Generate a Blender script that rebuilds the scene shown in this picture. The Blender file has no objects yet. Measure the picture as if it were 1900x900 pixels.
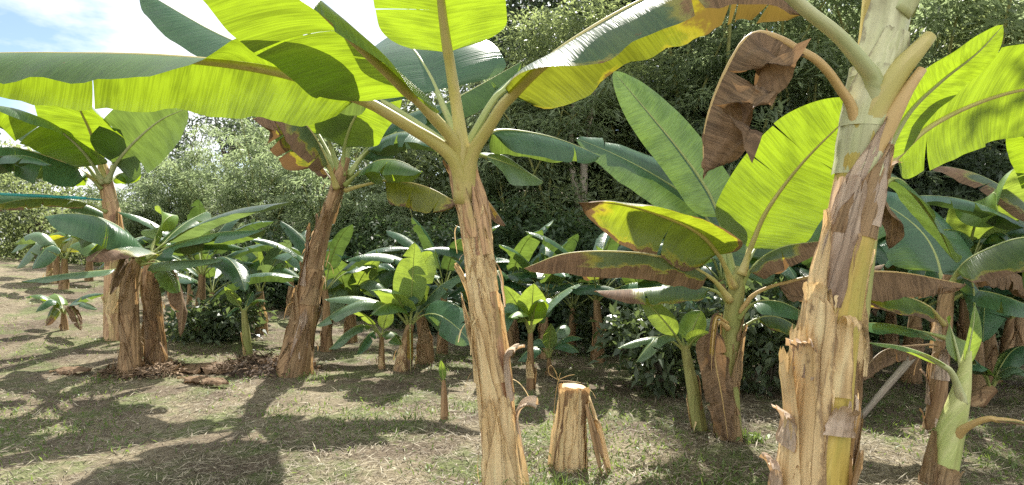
import bpy, math, random
import numpy as np
from mathutils import Vector, Matrix, noise

# ------------------------------------------------------------------ camera, light, exposure
S = bpy.context.scene
COL = S.collection
R = math.radians
rnd = random.Random(7)
F, CX, CY, CH = 1100.0, 950.0, 450.0, 1.5       # focal length in photo pixels, photo centre, eye height

cam = bpy.data.objects.new('camera', bpy.data.cameras.new('camera'))
COL.objects.link(cam)
cam.data.sensor_width = 36.0
cam.data.lens = 36.0 * F / 1900.0
cam.data.clip_start = 0.05
cam.data.clip_end = 2000
cam.location = (0, 0, CH)
cam.rotation_euler = (R(90), 0, 0)
S.camera = cam

SUN_AZ, SUN_EL = R(5), R(48)
sun_dir = Vector((math.sin(SUN_AZ)*math.cos(SUN_EL), math.cos(SUN_AZ)*math.cos(SUN_EL), math.sin(SUN_EL)))
sun = bpy.data.objects.new('sun', bpy.data.lights.new('sun', 'SUN'))
COL.objects.link(sun)
sun.data.energy = 5.0
sun.data.angle = R(0.53)
sun.data.color = (1.0, 0.95, 0.86)
sun.rotation_euler = sun_dir.to_track_quat('Z', 'Y').to_euler()
sun.location = (20, 20, 30)

W = bpy.data.worlds.new('World')
S.world = W
W.use_nodes = True
wt = W.node_tree
wt.nodes.clear()
def wn(t, **k):
    n = wt.nodes.new(t)
    for a, b in k.items(): setattr(n, a, b)
    return n
w_out = wn('ShaderNodeOutputWorld'); w_bg = wn('ShaderNodeBackground')
w_sky = wn('ShaderNodeTexSky'); w_sky.sky_type = 'NISHITA'; w_sky.sun_disc = False
w_sky.sun_elevation = SUN_EL; w_sky.sun_rotation = SUN_AZ
w_sky.air_density = 1.0; w_sky.dust_density = 0.6; w_sky.ozone_density = 1.5
w_tc = wn('ShaderNodeTexCoord'); w_map = wn('ShaderNodeMapping'); w_map.inputs['Scale'].default_value = (1.0, 1.0, 2.6)
w_map.inputs['Location'].default_value = (0.35, 0.1, 0.2)
w_no = wn('ShaderNodeTexNoise'); w_no.inputs['Scale'].default_value = 2.3; w_no.inputs['Detail'].default_value = 7; w_no.inputs['Roughness'].default_value = 0.58
w_ra = wn('ShaderNodeMapRange'); w_ra.inputs['From Min'].default_value = 0.42; w_ra.inputs['From Max'].default_value = 0.54
w_mix = wn('ShaderNodeMix', data_type='RGBA')
w_sep = wn('ShaderNodeSeparateXYZ'); w_rear_fill = wn('ShaderNodeMapRange', interpolation_type='SMOOTHSTEP')
w_rear_fill.inputs['From Min'].default_value = 0.1; w_rear_fill.inputs['From Max'].default_value = -0.7
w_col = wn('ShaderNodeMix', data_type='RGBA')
w_col.inputs['A'].default_value = (8.0, 8.2, 8.5, 1); w_col.inputs['B'].default_value = (16.5, 16.2, 15.7, 1)  # unseen clouds behind the camera made brighter, added to fill the stem fronts
L = wt.links.new
L(w_tc.outputs['Generated'], w_map.inputs['Vector']); L(w_map.outputs['Vector'], w_no.inputs['Vector'])
L(w_tc.outputs['Generated'], w_sep.inputs[0]); L(w_sep.outputs['Y'], w_rear_fill.inputs['Value'])
L(w_rear_fill.outputs['Result'], w_col.inputs['Factor']); L(w_col.outputs['Result'], w_mix.inputs['B'])
L(w_no.outputs['Fac'], w_ra.inputs['Value']); L(w_ra.outputs['Result'], w_mix.inputs['Factor'])
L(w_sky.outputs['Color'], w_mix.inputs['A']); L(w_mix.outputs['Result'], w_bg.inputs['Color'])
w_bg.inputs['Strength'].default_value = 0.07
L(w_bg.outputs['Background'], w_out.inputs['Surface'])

S.view_settings.view_transform = 'Standard'
S.view_settings.look = 'None'
S.view_settings.gamma = 1
S.view_settings.use_curve_mapping = False
S.view_settings.exposure = 1.35
S.render.engine = 'CYCLES'
S.cycles.use_denoising = False
S.cycles.denoiser = 'OPENIMAGEDENOISE'
S.cycles.max_bounces = 7
S.cycles.diffuse_bounces = 4
S.cycles.glossy_bounces = 2
S.cycles.transmission_bounces = 5
S.cycles.sample_clamp_indirect = 6

# ------------------------------------------------------------------ helpers
def sstep(a, b, x):
    t = min(1.0, max(0.0, (x - a) / (b - a)))
    return t * t * (3 - 2 * t)

def ground_z(x, y):
    z = 0.0
    l = max(0.0, -x - 2.5)
    z += 0.1 * l * sstep(5, 12, y) * (1 - sstep(15, 24, y))
    r = sstep(-3.0, 0.0, x)
    z -= r * 0.10 * max(0.0, min(y, 13) - 7.6)
    z += r * 0.28 * max(0.0, min(y, 60) - 14)
    if 1.0 < y < 20 and abs(x) < 16:
        z += 0.035 * (noise.noise(Vector((x * 0.9, y * 0.9, 3.1)))) + 0.018 * noise.noise(Vector((x * 3.1, y * 3.1, 9.0)))
    return z

def at(px, py, Y):
    return Vector(((px - CX) / F * Y, Y, CH - (py - CY) / F * Y))

def tag(o, label=None, cat=None, group=None, kind=None):
    if label: o['label'] = label
    if cat: o['category'] = cat
    if group: o['group'] = group
    if kind: o['kind'] = kind
    return o

def empty(name, loc):
    o = bpy.data.objects.new(name, None)
    o.empty_display_size = 0.2
    COL.objects.link(o)
    o.location = loc
    return o

def np_mesh(name, verts, faces, mat, uv=None, tint=None, smooth=False):
    """verts (n,3), faces (m,k) arrays of one polygon size"""
    me = bpy.data.meshes.new(name)
    v = np.asarray(verts, dtype=np.float32); f = np.asarray(faces, dtype=np.int32)
    k = f.shape[1]
    me.vertices.add(len(v)); me.vertices.foreach_set('co', v.ravel())
    me.loops.add(f.size); me.loops.foreach_set('vertex_index', f.ravel())
    me.polygons.add(len(f))
    me.polygons.foreach_set('loop_start', np.arange(0, f.size, k, dtype=np.int32))
    if smooth: me.polygons.foreach_set('use_smooth', np.ones(len(f), dtype=bool))
    me.update(calc_edges=True)
    if uv is not None:
        lay = me.uv_layers.new(name='UVMap')
        lay.data.foreach_set('uv', np.asarray(uv, dtype=np.float32)[f.ravel()].ravel())
    if tint is not None:
        a = me.attributes.new('tint', 'FLOAT', 'FACE')
        a.data.foreach_set('value', np.asarray(tint, dtype=np.float32))
    if mat: me.materials.append(mat)
    return me

def link(name, me, parent=None, loc=(0, 0, 0)):
    o = bpy.data.objects.new(name, me)
    COL.objects.link(o)
    o.location = loc
    if parent is not None: o.parent = parent
    return o

class GB:
    """grid builder: collects grids of vertices with uv (and a second uv) into one mesh"""
    def __init__(s): s.v = []; s.f = []; s.uv = []; s.uv2 = []
    def grid(s, rows, uvs, uv2=None, closed=False, flip=False):
        b = len(s.v); nr = len(rows); nc = len(rows[0])
        for i in range(nr):
            s.v += rows[i]; s.uv += uvs[i]; s.uv2 += (uv2[i] if uv2 else [(0, 0)] * nc)
        for i in range(nr - 1):
            for j in range(nc - 1):
                q = (b + i*nc + j, b + i*nc + j + 1, b + (i+1)*nc + j + 1, b + (i+1)*nc + j)
                s.f.append(q[::-1] if flip else q)
    def fan(s, ring_idx, centre, uvc):
        b = len(s.v); s.v.append(centre); s.uv.append(uvc); s.uv2.append((0, 0))
        for a, c in zip(ring_idx[:-1], ring_idx[1:]): s.f.append((a, c, b))
    def mesh(s, name, mat, origin=Vector((0, 0, 0)), smooth=True):
        me = bpy.data.meshes.new(name)
        me.from_pydata([tuple(p - origin) for p in s.v], [], s.f)
        idx = np.zeros(len(me.loops), dtype=np.int32); me.loops.foreach_get('vertex_index', idx)
        l1 = me.uv_layers.new(name='UVMap'); l1.data.foreach_set('uv', np.array(s.uv, dtype=np.float32)[idx].ravel())
        l2 = me.uv_layers.new(name='S'); l2.data.foreach_set('uv', np.array(s.uv2, dtype=np.float32)[idx].ravel())
        if smooth: me.polygons.foreach_set('use_smooth', np.ones(len(me.polygons), dtype=bool))
        me.materials.append(mat)
        me.update()
        return me

def catmull(P, n):
    """n+1 points spaced evenly by arc length along a smooth curve through P (tuples of floats)"""
    P = [Vector(p) for p in P]
    if len(P) == 2: P = [P[0], (P[0] + P[1]) / 2, P[1]]
    Q = [P[0] * 2 - P[1]] + P + [P[-1] * 2 - P[-2]]
    D = []
    for i in range(1, len(Q) - 2):
        for k in range(24):
            t = k / 24
            a, b, c, d = Q[i-1], Q[i], Q[i+1], Q[i+2]
            D.append(0.5 * ((2*b) + (c - a)*t + (2*a - 5*b + 4*c - d)*t*t + (3*b - a - 3*c + d)*t**3))
    D.append(P[-1])
    ln = [0.0]
    for a, b in zip(D, D[1:]): ln.append(ln[-1] + (b.to_3d() - a.to_3d()).length)
    out = []; j = 0
    for i in range(n + 1):
        s = ln[-1] * i / n
        while j < len(ln) - 2 and ln[j+1] < s: j += 1
        e = ln[j+1] - ln[j]
        out.append(D[j].lerp(D[j+1], (s - ln[j]) / e if e > 1e-9 else 0))
    return out, ln[-1]

# ------------------------------------------------------------------ materials
class NT:
    def __init__(s, name):
        s.m = bpy.data.materials.new(name); s.m.use_nodes = True
        s.t = s.m.node_tree; s.t.nodes.clear()
        s.out = s.t.nodes.new('ShaderNodeOutputMaterial')
    def n(s, typ, ins=None, **k):
        nd = s.t.nodes.new('ShaderNode' + typ)
        for a, b in k.items(): setattr(nd, a, b)
        for a, b in (ins or {}).items(): s.put(nd.inputs[a], b)
        return nd
    def put(s, sock, v):
        if isinstance(v, bpy.types.NodeSocket): s.t.links.new(v, sock)
        elif isinstance(v, tuple) and len(v) == 3 and sock.type == 'RGBA': sock.default_value = (*v, 1)
        else: sock.default_value = v
    def math(s, op, a, b=0.0, clamp=False):
        nd = s.n('Math', operation=op, use_clamp=clamp); s.put(nd.inputs[0], a); s.put(nd.inputs[1], b)
        return nd.outputs[0]
    def step(s, v, lo, hi, a=0.0, b=1.0):
        nd = s.n('MapRange', {'Value': v, 'From Min': lo, 'From Max': hi, 'To Min': a, 'To Max': b}, interpolation_type='SMOOTHSTEP')
        return nd.outputs[0]
    def mix(s, f, a, b, mode='MIX'):
        nd = s.n('Mix', data_type='RGBA', blend_type=mode)
        s.put(nd.inputs['Factor'], f); s.put(nd.inputs['A'], a); s.put(nd.inputs['B'], b)
        return nd.outputs['Result']
    def xyz(s, x, y, z=0.0):
        nd = s.n('CombineXYZ'); s.put(nd.inputs[0], x); s.put(nd.inputs[1], y); s.put(nd.inputs[2], z)
        return nd.outputs[0]
    def noise(s, vec, scale=5.0, detail=3.0, rough=0.5):
        nd = s.n('TexNoise', {'Scale': scale, 'Detail': detail, 'Roughness': rough})
        if vec is not None: s.put(nd.inputs['Vector'], vec)
        return nd.outputs['Fac']
    def uv(s, layer='UVMap'):
        nd = s.n('UVMap', uv_map=layer); sp = s.n('SeparateXYZ', {0: nd.outputs[0]})
        return sp.outputs[0], sp.outputs[1]
    def obj_rand(s): return s.n('ObjectInfo').outputs['Random']
    def done(s, shader):
        s.t.links.new(shader, s.out.inputs['Surface']); return s.m

def leaf_material(name, top, top2, under, trans, edge=-1.0, tip=2.0, tr=0.5, rough=0.36,
                  dry=(0.18, 0.11, 0.065), dry_tr=(0.18, 0.10, 0.04), yel=(0.42, 0.34, 0.03), blotch=0.0, vein=0.5, crumple=0.0):
    k = NT(name)
    u, v = k.uv(); s, q = k.uv('S')
    av = k.math('ABSOLUTE', v)
    c = k.math('ADD', u, k.math('MULTIPLY', av, -0.05))
    vn = k.noise(k.xyz(k.math('MULTIPLY', c, 75.0), k.math('MULTIPLY', v, 1.4), q), 1.0, 2.0, 0.6)
    vf = k.noise(k.xyz(k.math('MULTIPLY', c, 190.0), k.math('MULTIPLY', v, 1.0), q), 1.0, 1.0)
    wide = k.noise(k.xyz(k.math('MULTIPLY', c, 7.0), k.math('MULTIPLY', v, 1.2), q), 1.0, 3.0)
    veins = k.step(k.math('ADD', k.math('MULTIPLY', vn, 0.6), k.math('MULTIPLY', vf, 0.4)), 0.42, 0.58)
    tone = k.math('ADD', k.math('MULTIPLY', veins, 0.5), k.math('MULTIPLY', k.step(wide, 0.3, 0.7), 0.5))
    ctop = k.mix(tone, top, top2)
    back = k.n('NewGeometry').outputs['Backfacing']
    cund = k.mix(k.math('MULTIPLY', veins, 0.5), under, tuple(x * 0.7 for x in under))
    base = k.mix(back, ctop, cund)
    dk = tuple(x * (1 - vein) for x in trans)
    ctr = k.mix(k.math('MULTIPLY', k.math('ADD', veins, k.step(wide, 0.35, 0.6)), 0.5), dk, trans)
    # dried margins, tip and blotches belong to the leaf itself
    wob = k.noise(k.xyz(k.math('MULTIPLY', u, 5.0), k.math('MULTIPLY', v, 2.5), q), 1.0, 5.0, 0.65)
    d = k.math('ADD', av, k.math('MULTIPLY', k.math('SUBTRACT', wob, 0.5), 1.0))
    me = k.step(d, 1.0 - edge, 1.05 - edge)
    ye = k.step(d, 0.90 - edge, 1.0 - edge)
    dt = k.math('ADD', s, k.math('MULTIPLY', k.math('SUBTRACT', wob, 0.5), 0.35))
    mt = k.step(dt, tip, tip + 0.06); yt = k.step(dt, tip - 0.08, tip)
    mb = k.step(k.noise(k.xyz(k.math('MULTIPLY', u, 14.0), k.math('MULTIPLY', v, 4.0), q), 1.0, 4.0, 0.6), 0.74 - blotch, 0.80 - blotch)
    m = k.math('MAXIMUM', k.math('MAXIMUM', me, mt), mb)
    y = k.math('MAXIMUM', ye, yt)
    dryc = k.mix(k.step(wide, 0.3, 0.7), dry, tuple(x * 0.5 for x in dry))
    dryc = k.mix(k.math('MULTIPLY', veins, 0.45), dryc, tuple(min(1, x * 1.9) for x in dry))
    base = k.mix(k.math('MULTIPLY', y, 0.45), base, yel); base = k.mix(m, base, dryc)
    ctr = k.mix(k.math('MULTIPLY', y, 0.55), ctr, (0.56, 0.46, 0.03)); ctr = k.mix(m, ctr, dry_tr)
    hgt = k.math('ADD', k.math('MULTIPLY', vn, 0.7), k.math('MULTIPLY', vf, 0.25))
    if crumple: hgt = k.math('ADD', hgt, k.math('MULTIPLY', k.noise(k.xyz(k.math('MULTIPLY', u, 16.0), k.math('MULTIPLY', v, 5.0), q), 1.0, 5.0, 0.6), crumple))
    bump = k.n('Bump', {'Height': hgt, 'Strength': 0.55, 'Distance': 0.008})
    ru = k.mix(m, (rough, rough, rough), (0.8, 0.8, 0.8))
    p = k.n('BsdfPrincipled', {'Base Color': base, 'Roughness': ru, 'Specular IOR Level': 0.5, 'Normal': bump.outputs[0]})
    t = k.n('BsdfTranslucent', {'Color': ctr, 'Normal': bump.outputs[0]})
    mx = k.n('MixShader', {0: tr}); k.put(mx.inputs[1], p.outputs[0]); k.put(mx.inputs[2], t.outputs[0])
    return k.done(mx.outputs[0])

LEAF = {
 'fresh': leaf_material('banana_leaf_fresh', (0.035, 0.095, 0.022), (0.06, 0.13, 0.035), (0.10, 0.15, 0.045), (0.35, 0.50, 0.016), tr=0.40),
 'deep': leaf_material('banana_leaf_deep_green', (0.036, 0.10, 0.045), (0.062, 0.14, 0.066), (0.08, 0.125, 0.055), (0.24, 0.36, 0.05), tr=0.30, rough=0.28),
 'shade': leaf_material('banana_leaf_deep_shaded', (0.026, 0.075, 0.034), (0.045, 0.11, 0.05), (0.06, 0.095, 0.045), (0.14, 0.23, 0.04), tr=0.26, rough=0.32),  # darker copy of deep: shade of the back rows put into the colour
 'young': leaf_material('banana_leaf_young', (0.10, 0.19, 0.04), (0.14, 0.24, 0.06), (0.17, 0.25, 0.08), (0.37, 0.49, 0.05), tr=0.38, rough=0.4),
 'pale': leaf_material('banana_leaf_pale', (0.08, 0.145, 0.075), (0.125, 0.195, 0.11), (0.12, 0.17, 0.09), (0.26, 0.37, 0.09), tr=0.32, rough=0.26),
 'yellow': leaf_material('banana_leaf_yellowing', (0.12, 0.14, 0.02), (0.18, 0.19, 0.03), (0.20, 0.21, 0.05), (0.58, 0.58, 0.02), edge=0.05, tip=0.88, tr=0.45),
 'tipdry': leaf_material('banana_leaf_dry_tip', (0.04, 0.095, 0.04), (0.065, 0.13, 0.055), (0.11, 0.145, 0.045), (0.44, 0.50, 0.02), edge=0.0, tip=0.66, tr=0.38, blotch=0.03),
 'browned': leaf_material('banana_leaf_browned_end', (0.035, 0.085, 0.042), (0.06, 0.12, 0.055), (0.11, 0.14, 0.045), (0.30, 0.34, 0.02), edge=-0.05, tip=0.60, tr=0.36, blotch=0.02, dry=(0.17, 0.10, 0.05), dry_tr=(0.22, 0.15, 0.03)),
 'edgedry': leaf_material('banana_leaf_dry_margin', (0.05, 0.10, 0.03), (0.08, 0.13, 0.04), (0.11, 0.15, 0.045), (0.40, 0.49, 0.02), edge=0.12, tip=0.86, tr=0.42),
 'half': leaf_material('banana_leaf_half_dried', (0.06, 0.10, 0.05), (0.09, 0.13, 0.07), (0.12, 0.13, 0.06), (0.30, 0.34, 0.04), edge=0.40, tip=0.68, tr=0.35, dry=(0.18, 0.11, 0.06), dry_tr=(0.18, 0.10, 0.04)),
 'dry': leaf_material('banana_leaf_dead', (0.22, 0.14, 0.09), (0.32, 0.22, 0.15), (0.22, 0.14, 0.09), (0.26, 0.15, 0.07), edge=1.6, tip=-0.5, tr=0.28, rough=0.85, dry=(0.19, 0.122, 0.068), dry_tr=(0.23, 0.13, 0.055), vein=0.4, crumple=2.2),
 'rust': leaf_material('banana_leaf_rusty', (0.22, 0.13, 0.03), (0.35, 0.22, 0.05), (0.3, 0.18, 0.04), (0.50, 0.28, 0.03), edge=0.5, tip=0.7, tr=0.4, rough=0.8, crumple=1.0),
}

def petiole_material(name, a, b, c):
    k = NT(name)
    u, v = k.uv()
    st = k.noise(k.xyz(k.math('MULTIPLY', u, 9.0), k.math('MULTIPLY', v, 5.0), k.obj_rand()), 1.0, 4.0, 0.6)
    fi = k.noise(k.xyz(k.math('MULTIPLY', u, 40.0), k.math('MULTIPLY', v, 4.0), 0.0), 1.0, 2.0)
    base = k.mix(k.step(st, 0.35, 0.65), a, b)
    base = k.mix(k.step(st, 0.64, 0.74), base, c)
    base = k.mix(k.math('MULTIPLY', fi, 0.4), base, tuple(x * 0.6 for x in a))
    bump = k.n('Bump', {'Height': fi, 'Strength': 0.3, 'Distance': 0.004})
    p = k.n('BsdfPrincipled', {'Base Color': base, 'Roughness': 0.5, 'Normal': bump.outputs[0]})
    p.inputs['Subsurface Weight'].default_value = 0.0
    return k.done(p.outputs[0])

PET = {
 'green': petiole_material('petiole_green', (0.24, 0.30, 0.08), (0.34, 0.36, 0.12), (0.30, 0.24, 0.10)),
 'gold': petiole_material('petiole_golden', (0.40, 0.36, 0.10), (0.48, 0.40, 0.16), (0.34, 0.20, 0.09)),
 'tan': petiole_material('petiole_tan', (0.46, 0.32, 0.12), (0.52, 0.36, 0.16), (0.26, 0.13, 0.06)),
 'waxy': petiole_material('petiole_waxy_green', (0.34, 0.38, 0.17), (0.46, 0.46, 0.25), (0.30, 0.24, 0.12)),
 'brown': petiole_material('petiole_brown', (0.22, 0.14, 0.06), (0.30, 0.20, 0.09), (0.10, 0.06, 0.03)),
}

def bark_material(name, dark, mid, light, green=None, gmix=0.0, fib=70.0, rough=0.75, papery=False, stain=0.5, cracks=0.5):
    k = NT(name)
    u, v = k.uv(); r = k.obj_rand()
    r10 = k.math('MULTIPLY', r, 37.0)
    warp = k.math('MULTIPLY', k.noise(k.xyz(k.math('MULTIPLY', u, 6.0), k.math('MULTIPLY', v, 2.0), r10), 1.0, 3.0), 0.05)
    uu = k.math('ADD', u, warp)
    fine = k.noise(k.xyz(k.math('MULTIPLY', uu, fib), k.math('MULTIPLY', v, 1.3), r10), 1.0, 3.0, 0.55)
    mids = k.noise(k.xyz(k.math('MULTIPLY', uu, 14.0), k.math('MULTIPLY', v, 1.2), r10), 1.0, 3.0, 0.55)
    big = k.noise(k.xyz(k.math('MULTIPLY', u, 5.0), k.math('MULTIPLY', v, 2.6), r10), 1.0, 4.0, 0.6)
    spots = k.noise(k.xyz(k.math('MULTIPLY', u, 26.0), k.math('MULTIPLY', v, 14.0), r10), 1.0, 4.0, 0.7)
    base = k.mix(k.step(mids, 0.3, 0.6), mid, light)
    base = k.mix(k.math('MULTIPLY', k.step(big, 0.57, 0.74), 0.8), base, k.mix(fine, dark, mid))
    if green: base = k.mix(k.math('MULTIPLY', k.step(big, 0.52, 0.36), gmix), base, k.mix(mids, green, tuple(x * 1.35 for x in green)))
    base = k.mix(k.math('MULTIPLY', k.step(fine, 0.50, 0.36), 0.24), base, dark)
    base = k.mix(k.math('MULTIPLY', k.step(spots, 0.60, 0.74), stain), base, tuple(x * 0.5 for x in dark))
    base = k.mix(k.math('MULTIPLY', k.math('SUBTRACT', r, 0.2, True), 0.35), base, mid)
    ck = k.noise(k.xyz(k.math('MULTIPLY', uu, 13.0), k.math('MULTIPLY', v, 0.6), k.math('ADD', r10, 5.0)), 1.0, 2.0, 0.5)
    crack = k.step(k.math('ABSOLUTE', k.math('SUBTRACT', ck, 0.5)), 0.022, 0.004)
    base = k.mix(k.math('MULTIPLY', crack, cracks * 0.8), base, tuple(x * 0.8 for x in dark))
    pale = k.noise(k.xyz(k.math('MULTIPLY', uu, 34.0), k.math('MULTIPLY', v, 3.2), k.math('ADD', r10, 9.0)), 1.0, 4.0, 0.6)
    base = k.mix(k.math('MULTIPLY', k.step(pale, 0.52, 0.72), 0.4), base, tuple(min(0.85, x * 1.2 + 0.03) for x in light))
    ea, es = k.uv('S')
    em = k.step(k.math('ADD', k.math('MAXIMUM', k.math('ABSOLUTE', ea), k.math('MULTIPLY', es, 0.93)), k.math('MULTIPLY', k.math('SUBTRACT', spots, 0.5), 0.5)), 0.90, 1.0)
    base = k.mix(k.math('MULTIPLY', em, 0.6), base, (0.10, 0.06, 0.045))
    hgt = k.math('ADD', k.math('MULTIPLY', fine, 0.35), mids)
    hgt = k.math('SUBTRACT', hgt, k.math('MULTIPLY', crack, 0.6 * cracks))
    hgt = k.math('ADD', hgt, k.math('MULTIPLY', spots, 0.25))
    bump = k.n('Bump', {'Height': hgt, 'Strength': 0.65, 'Distance': 0.016})
    p = k.n('BsdfPrincipled', {'Base Color': base, 'Roughness': rough, 'Normal': bump.outputs[0], 'Specular IOR Level': 0.35})
    if papery:
        t = k.n('BsdfTranslucent', {'Color': k.mix(0.6, base, (0.7, 0.42, 0.16))})
        mx = k.n('MixShader', {0: 0.28}); k.put(mx.inputs[1], p.outputs[0]); k.put(mx.inputs[2], t.outputs[0])
        return k.done(mx.outputs[0])
    return k.done(p.outputs[0])

BARK = {
 'straw': bark_material('pseudostem_straw', (0.14, 0.08, 0.04), (0.52, 0.34, 0.17), (0.74, 0.54, 0.30)),
 'brown': bark_material('pseudostem_brown', (0.05, 0.028, 0.016), (0.20, 0.115, 0.055), (0.38, 0.25, 0.13)),
 'purple': bark_material('pseudostem_reddish', (0.07, 0.03, 0.03), (0.32, 0.17, 0.10), (0.55, 0.36, 0.20), (0.30, 0.30, 0.09), 0.5),
 'yellow': bark_material('pseudostem_yellow_green', (0.14, 0.08, 0.02), (0.38, 0.28, 0.06), (0.47, 0.36, 0.09), (0.27, 0.27, 0.06), 0.6, fib=40, rough=0.45, stain=0.4, cracks=0.12),
 'waxy': bark_material('pseudostem_waxy_green', (0.15, 0.12, 0.07), (0.38, 0.40, 0.21), (0.50, 0.50, 0.31), (0.33, 0.36, 0.17), 0.5, fib=26, rough=0.5, stain=0.35, cracks=0.1),
 'young': bark_material('pseudostem_young', (0.09, 0.06, 0.03), (0.22, 0.22, 0.07), (0.33, 0.33, 0.12), (0.18, 0.22, 0.06), 0.6, cracks=0.25),
 'lime': bark_material('pseudostem_lime', (0.15, 0.12, 0.05), (0.36, 0.39, 0.14), (0.47, 0.48, 0.21), (0.27, 0.34, 0.09), 0.6, fib=26, rough=0.45, stain=0.3, cracks=0.06),
 'paper': bark_material('dry_sheath_straw', (0.19, 0.11, 0.05), (0.57, 0.405, 0.195), (0.80, 0.63, 0.36), papery=True),
 'paperdark': bark_material('dry_sheath_brown', (0.05, 0.029, 0.017), (0.21, 0.13, 0.065), (0.38, 0.265, 0.145), papery=True),
 'papergrey': bark_material('dry_sheath_grey', (0.10, 0.07, 0.055), (0.34, 0.25, 0.18), (0.58, 0.47, 0.36), papery=True),
 'wood': bark_material('tree_bark_grey', (0.06, 0.05, 0.035), (0.20, 0.16, 0.12), (0.36, 0.31, 0.24), fib=30),
 'darkwood': bark_material('tree_bark_dark', (0.02, 0.016, 0.012), (0.07, 0.055, 0.04), (0.13, 0.11, 0.08), fib=30),
}

def foliage_material(name, dark, light, trans, tr=0.4, rough=0.5):
    k = NT(name)
    a = k.n('Attribute', attribute_name='tint'); t = a.outputs['Fac']
    r = k.obj_rand()
    f = k.math('ADD', k.math('MULTIPLY', t, 0.75), k.math('MULTIPLY', k.math('SUBTRACT', r, 0.25), 0.6))
    base = k.mix(f, dark, light)
    p = k.n('BsdfPrincipled', {'Base Color': base, 'Roughness': rough, 'Specular IOR Level': 0.4})
    tl = k.n('BsdfTranslucent', {'Color': k.mix(f, tuple(x * 0.6 for x in trans), trans)})
    mx = k.n('MixShader', {0: tr}); k.put(mx.inputs[1], p.outputs[0]); k.put(mx.inputs[2], tl.outputs[0])
    return k.done(mx.outputs[0])

FOL = {
 'bamboo': foliage_material('bamboo_foliage', (0.06, 0.09, 0.05), (0.20, 0.25, 0.135), (0.42, 0.52, 0.25), 0.52),
 'broad': foliage_material('broadleaf_foliage', (0.055, 0.08, 0.035), (0.15, 0.19, 0.09), (0.40, 0.48, 0.18), 0.48),
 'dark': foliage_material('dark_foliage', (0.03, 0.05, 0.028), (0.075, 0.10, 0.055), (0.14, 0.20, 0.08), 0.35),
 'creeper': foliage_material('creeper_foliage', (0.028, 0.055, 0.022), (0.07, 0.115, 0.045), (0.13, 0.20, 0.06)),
 'shrub': foliage_material('shrub_foliage', (0.06, 0.09, 0.05), (0.16, 0.20, 0.12), (0.25, 0.34, 0.10), 0.35, 0.35),
 'weed': foliage_material('weed_foliage', (0.06, 0.10, 0.025), (0.15, 0.21, 0.06), (0.3, 0.42, 0.08)),
 'straw': foliage_material('dry_grass_straw', (0.08, 0.058, 0.04), (0.46, 0.41, 0.29), (0.30, 0.25, 0.15), 0.12, 0.7),
}

def ground_material():
    k = NT('mown_dry_grass_ground')
    pos = k.n('NewGeometry').outputs['Position']
    w = k.n('TexNoise', {'Scale': 2.0, 'Detail': 3.0}); k.put(w.inputs['Vector'], pos)
    wv = k.n('VectorMath', {0: w.outputs['Color'], 1: (0.9, 0.9, 0.0)}, operation='MULTIPLY').outputs[0]
    p2 = k.n('VectorMath', {0: pos, 1: wv}, operation='ADD').outputs[0]
    sp = k.n('SeparateXYZ', {0: p2})
    x, y = sp.outputs[0], sp.outputs[1]
    f1 = k.noise(k.xyz(k.math('MULTIPLY', x, 14.0), k.math('MULTIPLY', y, 75.0), 0.0), 1.0, 4.0, 0.65)
    f2 = k.noise(k.xyz(k.math('MULTIPLY', x, 70.0), k.math('MULTIPLY', y, 18.0), 4.0), 1.0, 4.0, 0.65)
    sel = k.step(k.noise(pos, 3.0, 2.0), 0.4, 0.6)
    fib = k.mix(sel, f1, f2)
    big = k.noise(pos, 0.9, 5.0, 0.6); grn = k.noise(pos, 1.7, 5.0, 0.65)
    grit = k.noise(pos, 45.0, 4.0, 0.7)
    straw = k.mix(k.step(fib, 0.35, 0.65), (0.105, 0.08, 0.05), (0.32, 0.275, 0.18))
    earth = k.mix(grit, (0.05, 0.036, 0.026), (0.16, 0.12, 0.085))
    green = k.mix(fib, (0.05, 0.08, 0.02), (0.17, 0.22, 0.07))
    base = k.mix(k.math('MULTIPLY', k.step(big, 0.42, 0.60), 0.8), straw, earth)
    base = k.mix(k.math('MULTIPLY', k.step(grn, 0.47, 0.62), 0.65), base, green)
    hgt = k.math('ADD', fib, k.math('MULTIPLY', grit, 0.8))
    bump = k.n('Bump', {'Height': hgt, 'Strength': 0.9, 'Distance': 0.03})
    p = k.n('BsdfPrincipled', {'Base Color': base, 'Roughness': 0.9, 'Normal': bump.outputs[0], 'Specular IOR Level': 0.2})
    return k.done(p.outputs[0])

def plain_material(name, col, rough=0.4, var=0.25):
    k = NT(name)
    n = k.noise(k.n('TexCoord').outputs['Object'], 9.0, 4.0, 0.6)
    p = k.n('BsdfPrincipled', {'Base Color': k.mix(n, tuple(c * (1 - var) for c in col), tuple(min(1, c * (1 + var)) for c in col)), 'Roughness': rough})
    return k.done(p.outputs[0])

# ------------------------------------------------------------------ ground: one sheet to the horizon
gx = np.concatenate([np.linspace(-400, -40, 10), np.linspace(-32, -13, 14), np.arange(-12, 10.01, 0.11), np.linspace(11, 32, 14), np.linspace(40, 400, 10)])
gy = np.concatenate([np.linspace(-60, -4, 8), np.arange(-2, 2, 0.5), np.arange(2, 12, 0.1), np.arange(12, 18, 0.3), np.linspace(18.5, 40, 20), np.linspace(48, 600, 14)])
GV = [(x, y, ground_z(float(x), float(y))) for y in gy for x in gx]
nx = len(gx)
ii, jj = np.meshgrid(np.arange(len(gy) - 1), np.arange(nx - 1), indexing='ij')
b0 = (ii * nx + jj).ravel()
GF = np.stack([b0, b0 + 1, b0 + nx + 1, b0 + nx], 1)
tag(link('ground', np_mesh('ground', GV, GF, ground_material(), smooth=True)), kind='structure')

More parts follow.
